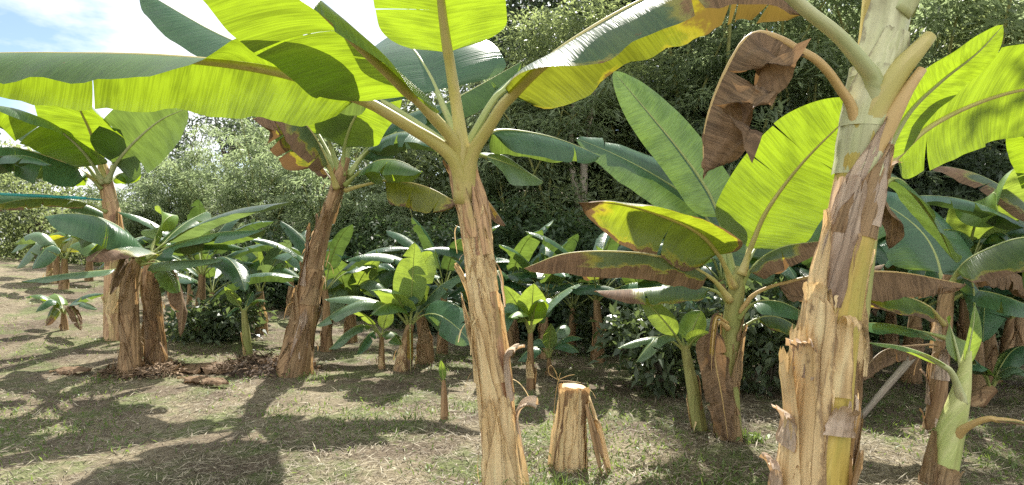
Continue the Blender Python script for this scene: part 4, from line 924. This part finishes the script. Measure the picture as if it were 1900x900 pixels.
back = [  # photo x, depth, prototype, turn, scale, label
 (1060, 8.2, 0, 20, 1.0, 'dark-leaved banana plant under the creeper hedge, behind the cut stump'),
 (1150, 9.0, 4, 130, 1.0, 'banana plant with wide flat leaves between the stump and the leafy shrub, in the shade'),
 (1205, 7.4, 2, 75, 1.0, 'short banana plant with broad dark leaves directly behind the leafy shrub'),
 (1420, 7.6, 4, 300, 1.0, 'banana plant in the shade just left of the thick right stem'),
 (1470, 9.2, 1, 40, 1.0, 'tall shaded banana plant peeping left of the thick stem, farther back'),
 (1605, 6.6, 2, 160, 1.1, 'low banana plant in the shade right of the thick stem, near the leaning pole'),
 (1650, 7.6, 0, 260, 1.1, 'banana plant above the leaning grey pole'),
 (1700, 9.0, 3, 30, 0.95, 'tall dark banana plant between the thick stem and the slim rough one, far back'),
 (1790, 8.0, 4, 100, 1.0, 'banana plant in the shade behind the rolled spear leaf'),
 (1870, 7.0, 2, 10, 1.2, 'low banana plant with drooping leaves by the right edge, in shade'),
 (1890, 9.0, 3, 220, 0.95, 'tall banana plant by the right edge, far back under the trees'),
 (880, 8.8, 4, 60, 0.9, 'banana plant mostly hidden behind the central stem'),
 (540, 11.0, 2, 95, 1.1, 'banana plant at the foot of the bamboo, left of the leaning stem'),
 (395, 9.6, 2, 150, 0.95, 'banana plant in the shade right of the left clump'),
 (350, 10.8, 4, 330, 0.85, 'banana plant behind the left clump with leaves over the dead hanging one'),
 (955, 9.6, 2, 180, 1.1, 'low banana plant under the hedge right of the central stem'),
 (-150, 7.4, 3, 70, 1.25, 'banana plant beyond the left edge whose leaf tips reach into view'),
 (370, 8.6, 4, 25, 1.1, 'arching dark banana plant right of the left clump, in shade'),
 (605, 8.2, 4, 265, 1.1, 'arching banana plant directly right of the leaning stem'),
 (820, 8.2, 4, 330, 1.1, 'arching banana plant right of the leafless brown stem'),
 (945, 7.9, 4, 110, 1.05, 'arching banana plant left of the fresh lime young plant'),
 (1010, 7.6, 4, 40, 1.1, 'dark banana plant directly behind the low dark-leaved young one'),
 (1110, 7.4, 0, 220, 1.1, 'shaded banana plant right of the stump, before the hedge'),
 (1250, 8.9, 1, 10, 1.1, 'shaded banana plant behind the leafy shrub, against the hedge'),
 (1345, 7.2, 4, 120, 1.15, 'shaded banana plant directly behind the plant with the hanging dead leaf'),
 (1400, 9.0, 0, 70, 1.2, 'shaded banana plant against the hedge left of the thick stem'),
 (1530, 7.6, 4, 190, 1.1, 'shaded banana plant hidden by the thick stem'),
 (1580, 8.6, 1, 290, 1.1, 'shaded banana plant right of the thick stem against the hedge'),
 (1690, 6.4, 2, 330, 1.2, 'low shaded banana plant over the top of the leaning grey pole'),
 (1745, 7.2, 4, 20, 1.1, 'shaded banana plant behind the rough slim stem'),
 (1840, 6.3, 0, 140, 1.0, 'shaded banana plant right of the rolled spear leaf'),
 (1820, 8.8, 1, 200, 1.2, 'shaded banana plant against the hedge above the spear leaf'),
 (1920, 6.0, 4, 280, 1.1, 'shaded banana plant cut by the right edge'),
 (1980, 5.2, 3, 250, 1.0, 'banana plant beyond the right edge whose leaves reach into view'),
]
for k, (px, Y, pi, rz, sc, lab) in enumerate(back):
    o = proto[pi] if pi not in [b[2] for b in back[:k]] else copy_tree(proto[pi])
    x = (px - CX) / F * Y
    o.location = (x, Y, ground_z(x, Y)); o.rotation_euler = (0, 0, R(rz)); sc *= rnd.uniform(0.8, 1.2) * (0.64 if px < 1000 else 0.70) if 300 < px < 1960 else 0.9; o.scale = (sc, sc, sc)
    tag(o, lab, 'banana plant', GRP_B)

# ------------------------------------------------------------------ forest behind the grove
def leaves_mesh(name, C, D, N, ln, wd, mat, tint, fold=0.18):
    n = len(C)
    D = D / (np.linalg.norm(D, axis=1, keepdims=True) + 1e-9)
    Sd = np.cross(D, N); Sd /= np.linalg.norm(Sd, axis=1, keepdims=True) + 1e-9
    Nn = np.cross(Sd, D)
    ln = ln[:, None]; wd = wd[:, None]
    V = np.empty((n, 4, 3))
    V[:, 0] = C; V[:, 1] = C + D * ln * .45 + Sd * wd * .5 + Nn * ln * fold
    V[:, 2] = C + D * ln; V[:, 3] = C + D * ln * .45 - Sd * wd * .5 + Nn * ln * fold
    Fc = np.arange(n * 4).reshape(n, 4)
    return np_mesh(name, V.reshape(-1, 3), Fc, mat, tint=tint)

def rand_dirs(g, n):
    v = g.normal(size=(n, 3)); return v / np.linalg.norm(v, axis=1, keepdims=True)

def broad_crown(seed, rx, ry, rz, nclump, nleaf, lsize, mat, droop=0.2, cl=(0.35, 0.8)):
    """crown of many leaf clumps; centre at the origin"""
    g = np.random.default_rng(seed)
    Cs, Ds, Ns, T = [], [], [], []
    for _ in range(nclump):
        d = rand_dirs(g, 1)[0]; rr = g.uniform(0.45, 1.0) ** 0.6
        c = d * rr * np.array([rx, ry, rz]); r = g.uniform(*cl)
        m = int(nleaf * (r / cl[1]) ** 2 * g.uniform(0.6, 1.2))
        dd = rand_dirs(g, m); q = g.uniform(0.55, 1.05, (m, 1))
        Cs.append(c + dd * q * r * np.array([1.15, 1.15, 0.75]))
        Ds.append(dd * 0.7 + g.normal(size=(m, 3)) * 0.5 + np.array([0, 0, -droop]))
        Ns.append(dd * 0.4 + g.normal(size=(m, 3)) * 0.45 + np.array([0, 0, 0.8]))
        T.append(np.clip(g.normal(g.uniform(0.2, 0.75), 0.16, m), 0, 1))
    C = np.concatenate(Cs); n = len(C)
    return leaves_mesh('crown', C, np.concatenate(Ds), np.concatenate(Ns), g.uniform(0.7, 1.3, n) * lsize, g.uniform(0.35, 0.5, n) * lsize, mat, np.concatenate(T))

def bamboo_crown(seed, h, nculm, nspray, mat):
    """arching culms, each carrying drooping sprays of narrow leaves; foot at the origin. Returns (leaf mesh, culm mesh)"""
    g = np.random.default_rng(seed); Cs, Ds, T = [], [], []; gb = GB()
    for k in range(nculm):
        az = g.uniform(0, 2 * math.pi); lean = g.uniform(0.1, 0.5); H = h * g.uniform(0.6, 1.05)
        o = np.array([g.normal() * .35, g.normal() * .35, 0]); d = np.array([math.cos(az), math.sin(az), 0])
        def P(t): return o + d * (lean * H * t ** 2.2) + np.array([0, 0, H * (t - 0.22 * lean * 2 * t ** 3)])
        ring, uv = [], []
        for i in range(9):
            t = i / 8; c = P(t); r = 0.035 * (1 - 0.85 * t) + .004
            ring.append([Vector((c[0] + r * math.cos(w), c[1] + r * math.sin(w), c[2])) for w in [j * math.pi / 3 for j in range(7)]]); uv.append([(j * .02, t * H) for j in range(7)])
        gb.grid(ring, uv)
        for _ in range(nspray):
            t = g.uniform(0.12, 1.0) ** 0.75; c = P(t); a2 = g.uniform(0, 2 * math.pi)
            L_ = g.uniform(0.35, 1.1) * (1.15 - 0.6 * t); tn = np.clip(g.normal(0.3 + 0.35 * t, 0.18), 0, 1)
            e = np.array([math.cos(a2), math.sin(a2), 0.0]) + d * 0.4
            m = int(16 + 26 * L_)
            s = g.uniform(0.15, 1, m)[:, None]
            pts = c + e * L_ * s + np.array([0, 0, 1]) * (0.35 * L_ * s - 0.75 * L_ * s ** 2) + g.normal(size=(m, 3)) * 0.07
            Cs.append(pts); Ds.append(e * 0.5 + g.normal(size=(m, 3)) * 0.55 + np.array([0, 0, -0.55]))
            T.append(np.clip(g.normal(tn, 0.12, m), 0, 1))
    C = np.concatenate(Cs); n = len(C)
    N = g.normal(size=(n, 3)) * 0.5 + np.array([0, 0, 0.8])
    return leaves_mesh('crown', C, np.concatenate(Ds), N, g.uniform(0.14, 0.26, n), g.uniform(0.028, 0.05, n), mat, np.concatenate(T), 0.05), gb.mesh('culms', BARK['young'])

def branch_mesh(seed, h, r, spread, nb, mat):
    g = random.Random(seed); gb = GB()
    def limb(a, b, r0, r1, sag):
        P, ln = catmull([(*a, r0), (*((a + b) / 2 + Vector((g.uniform(-.2, .2), g.uniform(-.2, .2), sag))), (r0 + r1) / 2), (*b, r1)], 8)
        rw, uv = [], []
        for i, p in enumerate(P):
            T = (P[min(i+1, 8)].to_3d() - P[max(i-1, 0)].to_3d()).normalized(); X, O = frame(T) if abs(T.x) < .95 else (Vector((0, 1, 0)), Vector((0, 0, 1)))
            rw.append([p.to_3d() + (X * math.cos(w) + O * math.sin(w)) * p[3] for w in [j * math.pi / 4 for j in range(9)]]); uv.append([(j * .03, i / 8 * ln) for j in range(9)])
        gb.grid(rw, uv)
    top = Vector((g.uniform(-.3, .3), g.uniform(-.3, .3), h))
    limb(Vector((0, 0, -0.2)), top, r, r * .55, 0)
    for k in range(nb):
        s = g.uniform(0.45, 1.0); a = Vector((0, 0, -.2)).lerp(top, s); az = g.uniform(0, 6.28)
        limb(a, a + Vector((math.cos(az) * spread * g.uniform(.5, 1), math.sin(az) * spread * g.uniform(.5, 1), spread * g.uniform(.3, .9))), r * .4, r * .08, 0.15)
    return gb.mesh('trunk', mat)

BAM = [bamboo_crown(900 + k, (6.5, 8.0, 5.2)[k], 15, 30, FOL['bamboo']) for k in range(3)]
BRO = [broad_crown(920 + k, 2.6, 2.6, 2.2, 95, 300, 0.16, FOL['broad']) for k in range(3)]
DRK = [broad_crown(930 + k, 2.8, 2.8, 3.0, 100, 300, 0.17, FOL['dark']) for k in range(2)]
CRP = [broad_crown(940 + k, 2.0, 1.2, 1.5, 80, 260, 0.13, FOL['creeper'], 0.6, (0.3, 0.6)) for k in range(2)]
TRK = [branch_mesh(950 + k, 4.2, 0.16, 2.0, 9, BARK['wood' if k == 0 else 'darkwood']) for k in range(2)]

def forest_tree(px, Y, kind, var, sc, top, lab, group, rz=0.0, sx=1.0):
    """a tree whose top reaches photo height 'top'"""
    x = (px - CX) / F * Y; gz = ground_z(x, Y); zt = CH - (top - CY) / F * Y
    name = {'bamboo': 'bamboo_clump', 'broad': 'broadleaf_tree', 'dark': 'dark_tree', 'creeper': 'creeper_mound'}[kind]
    o = tag(empty(name, (x, Y, gz)), lab, {'bamboo': 'bamboo', 'broad': 'tree', 'dark': 'tree', 'creeper': 'bush'}[kind], group)
    o.rotation_euler = (0, 0, rz)
    if kind == 'bamboo':
        s = (zt - gz) / (6.5, 8.0, 5.2)[var] / 0.95
        for nm, me in zip(('crown', 'culms'), BAM[var]):
            c = link(nm, me, o); c.scale = (s * sx, s * sx, s)
    else:
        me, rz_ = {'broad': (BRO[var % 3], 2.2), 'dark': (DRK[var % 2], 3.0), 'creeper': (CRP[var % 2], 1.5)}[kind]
        s = sc
        cz = zt - gz - rz_ * s
        c = link('crown', me, o, (0, 0, cz)); c.scale = (s * sx, s * sx, s)
        if kind != 'creeper':
            t = link('trunk', TRK[1 if kind == 'dark' else var % 2], o); t.scale = (s, s, max(0.3, (cz + 0.3) / 4.2))
    return o

GF_ = 'forest trees behind the grove'
FT = [  # photo x, depth, kind, variant, scale, top y, label
 (-60, 20, 'broad', 0, 1.2, 250, 'leafy tree at the left edge of the forest, behind the blue-green pipe'),
 (60, 17, 'broad', 1, 0.9, 330, 'low leafy tree behind the blue-green pipe on the left slope'),
 (160, 22, 'broad', 2, 1.0, 345, 'low tree under the sky gap beside the pinkish stem top'),
 (330, 19, 'bamboo', 0, 1, 225, 'feathery bamboo right of the sky gap at left'),
 (270, 17, 'bamboo', 2, 1, 320, 'low bamboo clump below the sky gap at left'),
 (425, 24, 'dark', 0, 1.0, 170, 'thin-crowned dark tree rising against the sky above the bamboo at left'),
 (410, 18, 'bamboo', 1, 1, 235, 'grey-green bamboo between the left clump and the leaning stem'),
 (490, 16.5, 'bamboo', 0, 1, 215, 'bright bamboo directly left of the leaning stem crown'),
 (560, 18, 'bamboo', 1, 1, 150, 'bamboo clump right behind the leaning stem'),
 (470, 14, 'bamboo', 2, 1, 395, 'short dark bamboo behind the shiny fan of leaves'),
 (370, 14, 'bamboo', 2, 1, 400, 'short bamboo over the left clump, in front of the taller ones'),
 (690, 17, 'bamboo', 1, 1, 110, 'bamboo seen under the arching leaves of the central plant'),
 (620, 14.5, 'bamboo', 2, 1, 270, 'low bushy bamboo right of the leaning stem'),
 (760, 14.5, 'bamboo', 2, 1, 310, 'low bushy bamboo left of the central stem'),
 (800, 18, 'broad', 0, 1.3, 170, 'broadleaf tree behind the crown of the central plant'),
 (860, 21, 'bamboo', 1, 1, 130, 'tall pale bamboo behind the central crown'),
 (980, 15.5, 'bamboo', 0, 1, 90, 'pale bamboo right of the central crown'),
 (1020, 21, 'dark', 1, 1.6, -160, 'tall dark evergreen tree against the sky above the central plant'),
 (1110, 20, 'dark', 0, 1.5, -120, 'dark evergreen tree next to the tallest one, to its right'),
 (1080, 17, 'broad', 1, 1.2, 130, 'broadleaf tree around the pale forked trunk'),
 (1190, 16.0, 'bamboo', 1, 1, -120, 'pale tall bamboo between the forked trunk and the dead brown leaf'),
 (1260, 19.5, 'bamboo', 0, 1, -60, 'tall light bamboo left of the folded dead leaf'),
 (1350, 15.8, 'bamboo', 1, 1, -200, 'tall light bamboo behind the folded dead leaf'),
 (1440, 20, 'bamboo', 0, 1, -120, 'tall light bamboo left of the thick stem top'),
 (1300, 15.5, 'dark', 1, 0.95, 210, 'dark shaded tree behind the teal leaves'),
 (1180, 15.0, 'broad', 2, 0.9, 270, 'shaded broadleaf tree right of the forked trunk'),
 (1430, 15.5, 'dark', 0, 1.0, 180, 'dark shaded tree behind the huge lit leaf'),
 (1540, 15.6, 'bamboo', 1, 1, -210, 'tall bamboo hidden behind the thick stem'),
 (1660, 16.2, 'bamboo', 0, 1, -200, 'tall bamboo right of the thick stem top'),
 (1730, 17.5, 'broad', 1, 1.3, 0, 'light broadleaf tree above the lit leaf at right'),
 (1830, 15.8, 'bamboo', 1, 1, -210, 'tall bamboo at the upper right behind the two lit leaves'),
 (1920, 17.5, 'broad', 0, 1.4, -60, 'broadleaf tree at the upper right edge'),
 (1640, 14.5, 'dark', 1, 0.95, 230, 'dark shaded tree right of the thick stem, behind the lit leaf'),
 (1740, 14.2, 'dark', 0, 0.95, 250, 'dark shaded tree behind the slim rough-stemmed plant'),
 (1850, 14.5, 'dark', 1, 1.0, 215, 'dark shaded tree behind the folded-top upright leaf'),
 (1960, 14.8, 'dark', 0, 1.0, 210, 'dark shaded tree at the right edge of the grove'),
]
for k, (px, Y, kind, var, sc, top, lab) in enumerate(FT):
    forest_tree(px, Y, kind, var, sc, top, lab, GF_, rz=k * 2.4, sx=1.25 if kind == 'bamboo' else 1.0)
GC_ = 'creeper mounds along the hedge'
for k, (px, Y, sc, top, lab) in enumerate([
 (700, 12.6, 1.0, 430, 'creeper mound behind the tall-leaved young plant'),
 (820, 12.4, 1.1, 420, 'creeper mound immediately left of the central stem'),
 (930, 12.6, 1.2, 400, 'creeper mound immediately right of the central stem'),
 (1050, 12.0, 1.2, 400, 'dense creeper mound under the pale forked trunk'),
 (1160, 12.2, 1.1, 420, 'creeper mound behind the half-dried arching leaf'),
 (1290, 12.4, 1.2, 430, 'creeper mound behind the whitish leaf'),
 (1420, 12.6, 1.2, 440, 'creeper mound behind the crown under the huge lit leaf'),
 (1560, 12.6, 1.2, 440, 'creeper mound hidden behind the thick stem'),
 (1680, 12.2, 1.1, 450, 'creeper mound behind the brown stretched leaf'),
 (1800, 12.4, 1.2, 440, 'creeper mound behind the rolled spear leaf'),
 (1920, 12.2, 1.2, 430, 'creeper mound at the right edge'),
 (600, 12.8, 1.0, 440, 'creeper mound behind the leaning stem'),
 (490, 13.0, 1.0, 440, 'creeper mound above the mulch mound at left'),
 (390, 13.0, 0.9, 450, 'creeper mound right of the left clump')]):
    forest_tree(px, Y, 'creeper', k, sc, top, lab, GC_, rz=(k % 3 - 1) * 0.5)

# pale forked trunk
ft = tag(empty('forked_tree', (at(1075, 400, 14.4).x, 14.4, ground_z(1.6, 14.4))), 'pale slender tree with forked trunk standing bare in front of the hedge', 'tree')
fx, fy, fz = ft.location
tr = [(fx, fy, fz - .2, 0.13), (*at(1080, 470, 14.4), 0.11), (*at(1077, 385, 14.4), 0.10)]
link('trunk', tube_mesh('trunk', [(*at(1079, 400, 14.4), .10), (fx, fy, fz - .2, .14)][::-1], BARK['wood'], ft.location, 12, 14), ft)
link('limb', tube_mesh('limb', [(*at(1079, 405, 14.4), .10), (*at(1068, 350, 14.4), .08), (*at(1060, 290, 14.4), .07), (*at(1062, 235, 14.4), .06), (*at(1070, 120, 14.4), .04)], BARK['wood'], ft.location, 10, 20), ft)
link('limb', tube_mesh('limb', [(*at(1079, 405, 14.4), .10), (*at(1083, 350, 14.4), .10), (*at(1084, 300, 14.4), .09), (*at(1094, 230, 14.5), .07), (*at(1110, 120, 14.6), .04)], BARK['wood'], ft.location, 10, 20), ft)
c = link('crown', BRO[2], ft, at(1085, 120, 14.8) - ft.location); c.scale = (0.75, 0.75, 0.6)

# leafy shrubs in the grove
def shrub(px, Y, h, wd, lab, seed, n=46):
    o = tag(empty('shrub', ((px - CX) / F * Y, Y, ground_z((px - CX) / F * Y, Y))), lab, 'shrub', 'leafy shrubs in the grove')
    me = broad_crown(seed, wd, wd * .7, h * .5, n, 60, 0.13, FOL['shrub'], 0.15, (0.18, 0.34)); me.name = 'foliage'
    link('foliage', me, o, (0, 0, h * .55))
    gb = GB(); g = random.Random(seed)
    for k in range(7):
        a = g.uniform(0, 6.28); e = Vector((math.cos(a) * wd * .7, math.sin(a) * wd * .5, h * g.uniform(.5, .9)))
        P, ln = catmull([(0, 0, -.05, .016), (*(e * .5 + Vector((0, 0, .06))), .011), (*e, .004)], 6)
        gb.grid([[p.to_3d() + Vector((math.cos(w), math.sin(w), 0)) * p[3] for w in [j * math.pi / 3 for j in range(7)]] for p in P], [[(j * .01, i * .1) for j in range(7)] for i in range(7)])
    link('stems', gb.mesh('stems', BARK['darkwood']), o)
shrub(1235, 6.0, 0.85, 0.42, 'pale-leaved shrub behind the leaning young plant', 961)
shrub(1425, 6.0, 1.0, 0.45, 'pale-leaved shrub between the dead-leaf stem and the thick stem', 962, 54)
shrub(1130, 8.4, 0.9, 0.5, 'dark low shrub in shade right of the stump', 963)
shrub(395, 8.6, 0.5, 0.5, 'low weedy shrub in shade right of the left clump', 964)

# ------------------------------------------------------------------ ground cover and small things
gr = np.random.default_rng(77)
gzv = np.vectorize(lambda x, y: ground_z(float(x), float(y)))
def scatter(n, y0, y1, gen=gr):
    y = y0 * (y1 / y0) ** gen.uniform(0, 1, n)
    x = gen.uniform(-1, 1, n) * (0.93 * y + 0.4)
    return x, y
def patch(x, y, sc, off):
    return np.array([noise.noise(Vector((a * sc, b * sc, off))) for a, b in zip(x, y)])
x, y = scatter(100000, 2.6, 13)
keep = gr.uniform(0, 1, len(x)) < 0.65 + 0.7 * patch(x, y, 0.8, 1.0)
x, y = x[keep], y[keep]; n = len(x)
C = np.stack([x, y, gzv(x, y) + gr.uniform(0.002, 0.02, n)], 1)
az = gr.uniform(0, 2 * math.pi, n); el = gr.normal(0.05, 0.22, n)
D = np.stack([np.cos(az) * np.cos(el), np.sin(az) * np.cos(el), np.sin(el)], 1)
N = gr.normal(size=(n, 3)) * 0.35 + np.array([0, 0, 1])
tn = np.clip(gr.normal(0.45, 0.32, n) + 0.35 * patch(x, y, 1.6, 3.0), 0, 1)
tag(link('dry_grass_litter', leaves_mesh('dry_grass_litter', C, D, N, gr.uniform(0.03, 0.13, n), gr.uniform(0.003, 0.008, n), FOL['straw'], tn, 0.02)), kind='stuff')
x, y = scatter(52000, 2.6, 12)
pn = patch(x, y, 0.7, 5.0) + 0.5 * patch(x, y, 2.2, 8.0) + 0.10 * (x > 0)
keep = gr.uniform(0, 1, len(x)) < np.clip(0.25 + 1.5 * pn, 0.03, 1)
x, y = x[keep], y[keep]; n = len(x)
C = np.stack([x, y, gzv(x, y) + gr.uniform(0.0, 0.012, n)], 1)
az = gr.uniform(0, 2 * math.pi, n); el = gr.uniform(0.1, 1.2, n)
D = np.stack([np.cos(az) * np.cos(el), np.sin(az) * np.cos(el), np.sin(el)], 1)
N = gr.normal(size=(n, 3)) * 0.35 + np.array([0, 0, 1])
tag(link('short_grass', leaves_mesh('short_grass', C, D, N, gr.uniform(0.025, 0.07, n), gr.uniform(0.006, 0.016, n), FOL['weed'], np.clip(gr.normal(0.45, 0.25, n), 0, 1), 0.05)), kind='stuff')

def tuft(px, Y, n, h, spread, lab, seed, broad=0.3):
    g = np.random.default_rng(seed); X = (px - CX) / F * Y; z = ground_z(X, Y)
    o = tag(empty('grass_tuft', (X, Y, z)), lab, 'grass tuft', 'grass tufts in the foreground')
    V, Fc, T = [], [], []
    for k in range(n):
        bx, by = g.normal(0, spread, 2); a = g.uniform(0, 6.28); H = h * g.uniform(0.5, 1.2); lean = g.uniform(0.1, 0.9)
        w = g.uniform(0.003, 0.007); d = np.array([math.cos(a), math.sin(a)]); b0 = len(V); m = 5
        for i in range(m + 1):
            t = i / m; q = d * (lean * H * t ** 1.8); zz = H * (t - 0.45 * lean * t ** 3); ww = w * (1 - t) + 0.0005
            V.append((bx + q[0] - d[1] * ww, by + q[1] + d[0] * ww, zz)); V.append((bx + q[0] + d[1] * ww, by + q[1] - d[0] * ww, zz))
            if i: Fc.append((b0 + 2*i - 2, b0 + 2*i - 1, b0 + 2*i + 1, b0 + 2*i))
        T += [g.uniform(0.2, 1)] * m
    link('blades', np_mesh('blades', V, Fc, FOL['weed'], tint=T), o)
    m = int(n * broad)
    if m:
        c = np.stack([g.normal(0, spread * 1.2, m), g.normal(0, spread * 1.2, m), g.uniform(0.02, h * 0.6, m)], 1)
        link('weed_leaves', leaves_mesh('weed_leaves', c, g.normal(size=(m, 3)) + np.array([0, 0, .3]), g.normal(size=(m, 3)) * .4 + np.array([0, 0, 1]), g.uniform(.03, .07, m), g.uniform(.012, .026, m), FOL['weed'], g.uniform(.3, 1, m)), o)
tuft(1020, 3.35, 110, 0.20, 0.10, 'tall grass tuft at the foot of the stump, between it and the central stem', 1, 0.5)
tuft(1075, 3.4, 70, 0.15, 0.09, 'grass tuft under the loose strips of the stump', 2)
tuft(880, 3.3, 60, 0.12, 0.10, 'broad-leaved weed tuft left of the foot of the central stem', 3, 1.4)
tuft(985, 3.2, 60, 0.15, 0.08, 'grass tuft right of the foot of the central stem', 4)
tuft(1330, 3.3, 40, 0.12, 0.10, 'sparse grass tuft left of the foot of the thick stem', 5)
tuft(1398, 4.5, 40, 0.10, 0.04, 'tiny green weed tuft right of the dead hanging leaf', 6, 1.0)
tuft(190, 6.3, 36, 0.10, 0.16, 'weedy green patch left of the clump at left', 7, 1.2)
tuft(600, 6.5, 30, 0.10, 0.12, 'weedy green patch right of the flared base of the leaning stem', 8, 1.2)

# dry seed stalk by the stump
sk = plant('seed_stalk', 'thin dry grass stalk with looping seed heads rising behind the stump', 1028, 4.1, cat='grass stalk')
def wire(pl, pts, r, nm): link(nm, tube_mesh(nm, [(*at(a, b, Y), r) for a, b, Y in pts], PET['tan'], pl.location, 5, 18), pl)
wire(sk, [(1026, 800, 4.1), (1030, 740, 4.1), (1036, 705, 4.1)], 0.0022, 'stalk')
for pts in ([(1036, 705, 4.1), (1020, 695, 4.1), (1018, 682, 4.1), (1024, 679, 4.1), (1034, 694, 4.1)], [(1036, 705, 4.1), (1032, 694, 4.1), (1028, 684, 4.1)], [(1036, 705, 4.1), (1040, 692, 4.1)], [(1036, 705, 4.1), (1052, 698, 4.05), (1066, 695, 4.0)], [(1036, 707, 4.1), (1056, 707, 4.05), (1078, 710, 4.0)]):
    wire(sk, pts, 0.0016, 'seed_head')

# mulch mound round the leaning stem
mm = np.random.default_rng(5)
def mound(px, Y, rx, ry, h, lab, seed):
    X = (px - CX) / F * Y; z0 = ground_z(X, Y)
    o = tag(empty('mulch_heap', (X, Y, z0)), lab, 'mulch heap', 'heaps of dark mulch')
    g = GB(); rows, uvs = [], []
    for i in range(15):
        rr = i / 14; row, uv = [], []
        for j in range(49):
            a = 2 * math.pi * j / 48; xx = math.cos(a) * rx * rr; yy = math.sin(a) * ry * rr
            q = Vector((xx * 5 + seed, yy * 5, 1.0))
            zz = h * (1 - rr ** 2) ** 1.2 * (1 + 0.5 * noise.noise(q)) + 0.05 * noise.noise(q * 2.7) * (1 - rr) + ground_z(X + xx, Y + yy) - z0 - 0.03 * rr
            row.append(Vector((xx, yy, zz))); uv.append((xx * 2, yy * 2))
        rows.append(row); uvs.append(uv)
    g.grid(rows, uvs); link('heap', g.mesh('heap', MULCH), o)
    m = 900; gg = np.random.default_rng(seed)
    a = gg.uniform(0, 6.28, m); rr = gg.uniform(0, 1, m) ** .5
    xx, yy = np.cos(a) * rx * rr, np.sin(a) * ry * rr
    zz = h * (1 - rr ** 2) ** 1.2 + gzv(X + xx, Y + yy) - z0 + gg.uniform(0, .04, m)
    lit = link('litter', leaves_mesh('litter', np.stack([xx, yy, zz], 1), gg.normal(size=(m, 3)) * np.array([1, 1, .4]), gg.normal(size=(m, 3)) * .5 + np.array([0, 0, 1]), gg.uniform(.05, .16, m), gg.uniform(.008, .03, m), FOL['mulch'], gg.uniform(0, 1, m), .1), o)
    lit['kind'] = 'stuff'
MULCH = plain_material('dark_mulch', (0.05, 0.034, 0.022), 0.95, 0.6)
FOL['mulch'] = foliage_material('mulch_litter', (0.05, 0.03, 0.018), (0.22, 0.15, 0.09), (0.2, 0.12, 0.05), 0.1, 0.9)
mound(490, 6.9, 0.62, 0.4, 0.13, 'dark mulch heap against the left side of the leaning stem', 11)
mound(270, 6.7, 0.5, 0.35, 0.05, 'low dark litter heap around the left clump', 12)

def fallen(pts, w, mat, lab, seed, **k):
    P = []
    for px, py, Y in pts:
        X = (px - CX) / F * Y; P.append((X, Y, ground_z(X, Y) + 0.035 + 0.02 * len(P) % 0.05))
    o = tag(empty('fallen_leaf', P[0]), lab, 'dead leaf', 'fallen dead leaves')
    leaf(o, P, w, 0.1, mat, pr=0.010, pet='brown', seed=seed, name='blade', world=True, **k)
fallen([(322, 0, 6.55), (352, 0, 6.72), (392, 0, 6.8), (440, 0, 6.7)], 0.16, 'dry', 'curled grey-brown dead leaf lying right of the left clump', 301, l=(-10, 20), r=(0, 40), tears=(3, 2), crum=0.035)
fallen([(330, 0, 6.35), (362, 0, 6.3), (400, 0, 6.15), (425, 0, 6.05)], 0.09, 'dry', 'narrow brown dead leaf lying in front of the curled one', 302, l=(-10, 20), r=(0, 30), tears=(2, 1), crum=0.03)
fallen([(92, 0, 6.6), (125, 0, 6.66), (170, 0, 6.6)], 0.10, 'dry', 'crumpled dead leaf alone on the sunny slope at left', 303, l=(-20, 20), r=(0, 40), tears=(2, 2), crum=0.03)

# leaning pole and the blue-green pipe
po = tag(empty('leaning_pole', at(1590, 780, 5.0)), 'grey dead pole leaning across the shade right of the thick stem', 'pole')
link('shaft', tube_mesh('shaft', [(*at(1588, 786, 5.0), .022), (*at(1640, 724, 5.3), .03), (*at(1692, 664, 5.6), .034)], BARK['wood'], po.location, 12, 20), po)
link('broken_end', tube_mesh('broken_end', [(*at(1591, 783, 5.0), .016), (*at(1584, 794, 4.95), .003)], BARK['wood'], po.location, 8, 6), po)
pp = tag(empty('water_pipe', at(-80, 358, 7.6)), 'thin blue-green water pipe running level across the left edge', 'pipe')
link('tube', tube_mesh('tube', [(*at(-320, 352, 7.4), .020), (*at(-80, 357, 7.6), .020), (*at(80, 364, 7.8), .020), (*at(160, 368, 7.95), .020)], plain_material('pipe_plastic', (0.04, 0.34, 0.34), 0.4, 0.1), pp.location, 12, 24), pp)
link('thin_end', tube_mesh('thin_end', [(*at(158, 368, 7.95), .013), (*at(190, 371, 8.05), .012)], plain_material('pipe_plastic_dark', (0.03, 0.20, 0.20), 0.4, 0.1), pp.location, 10, 6), pp)
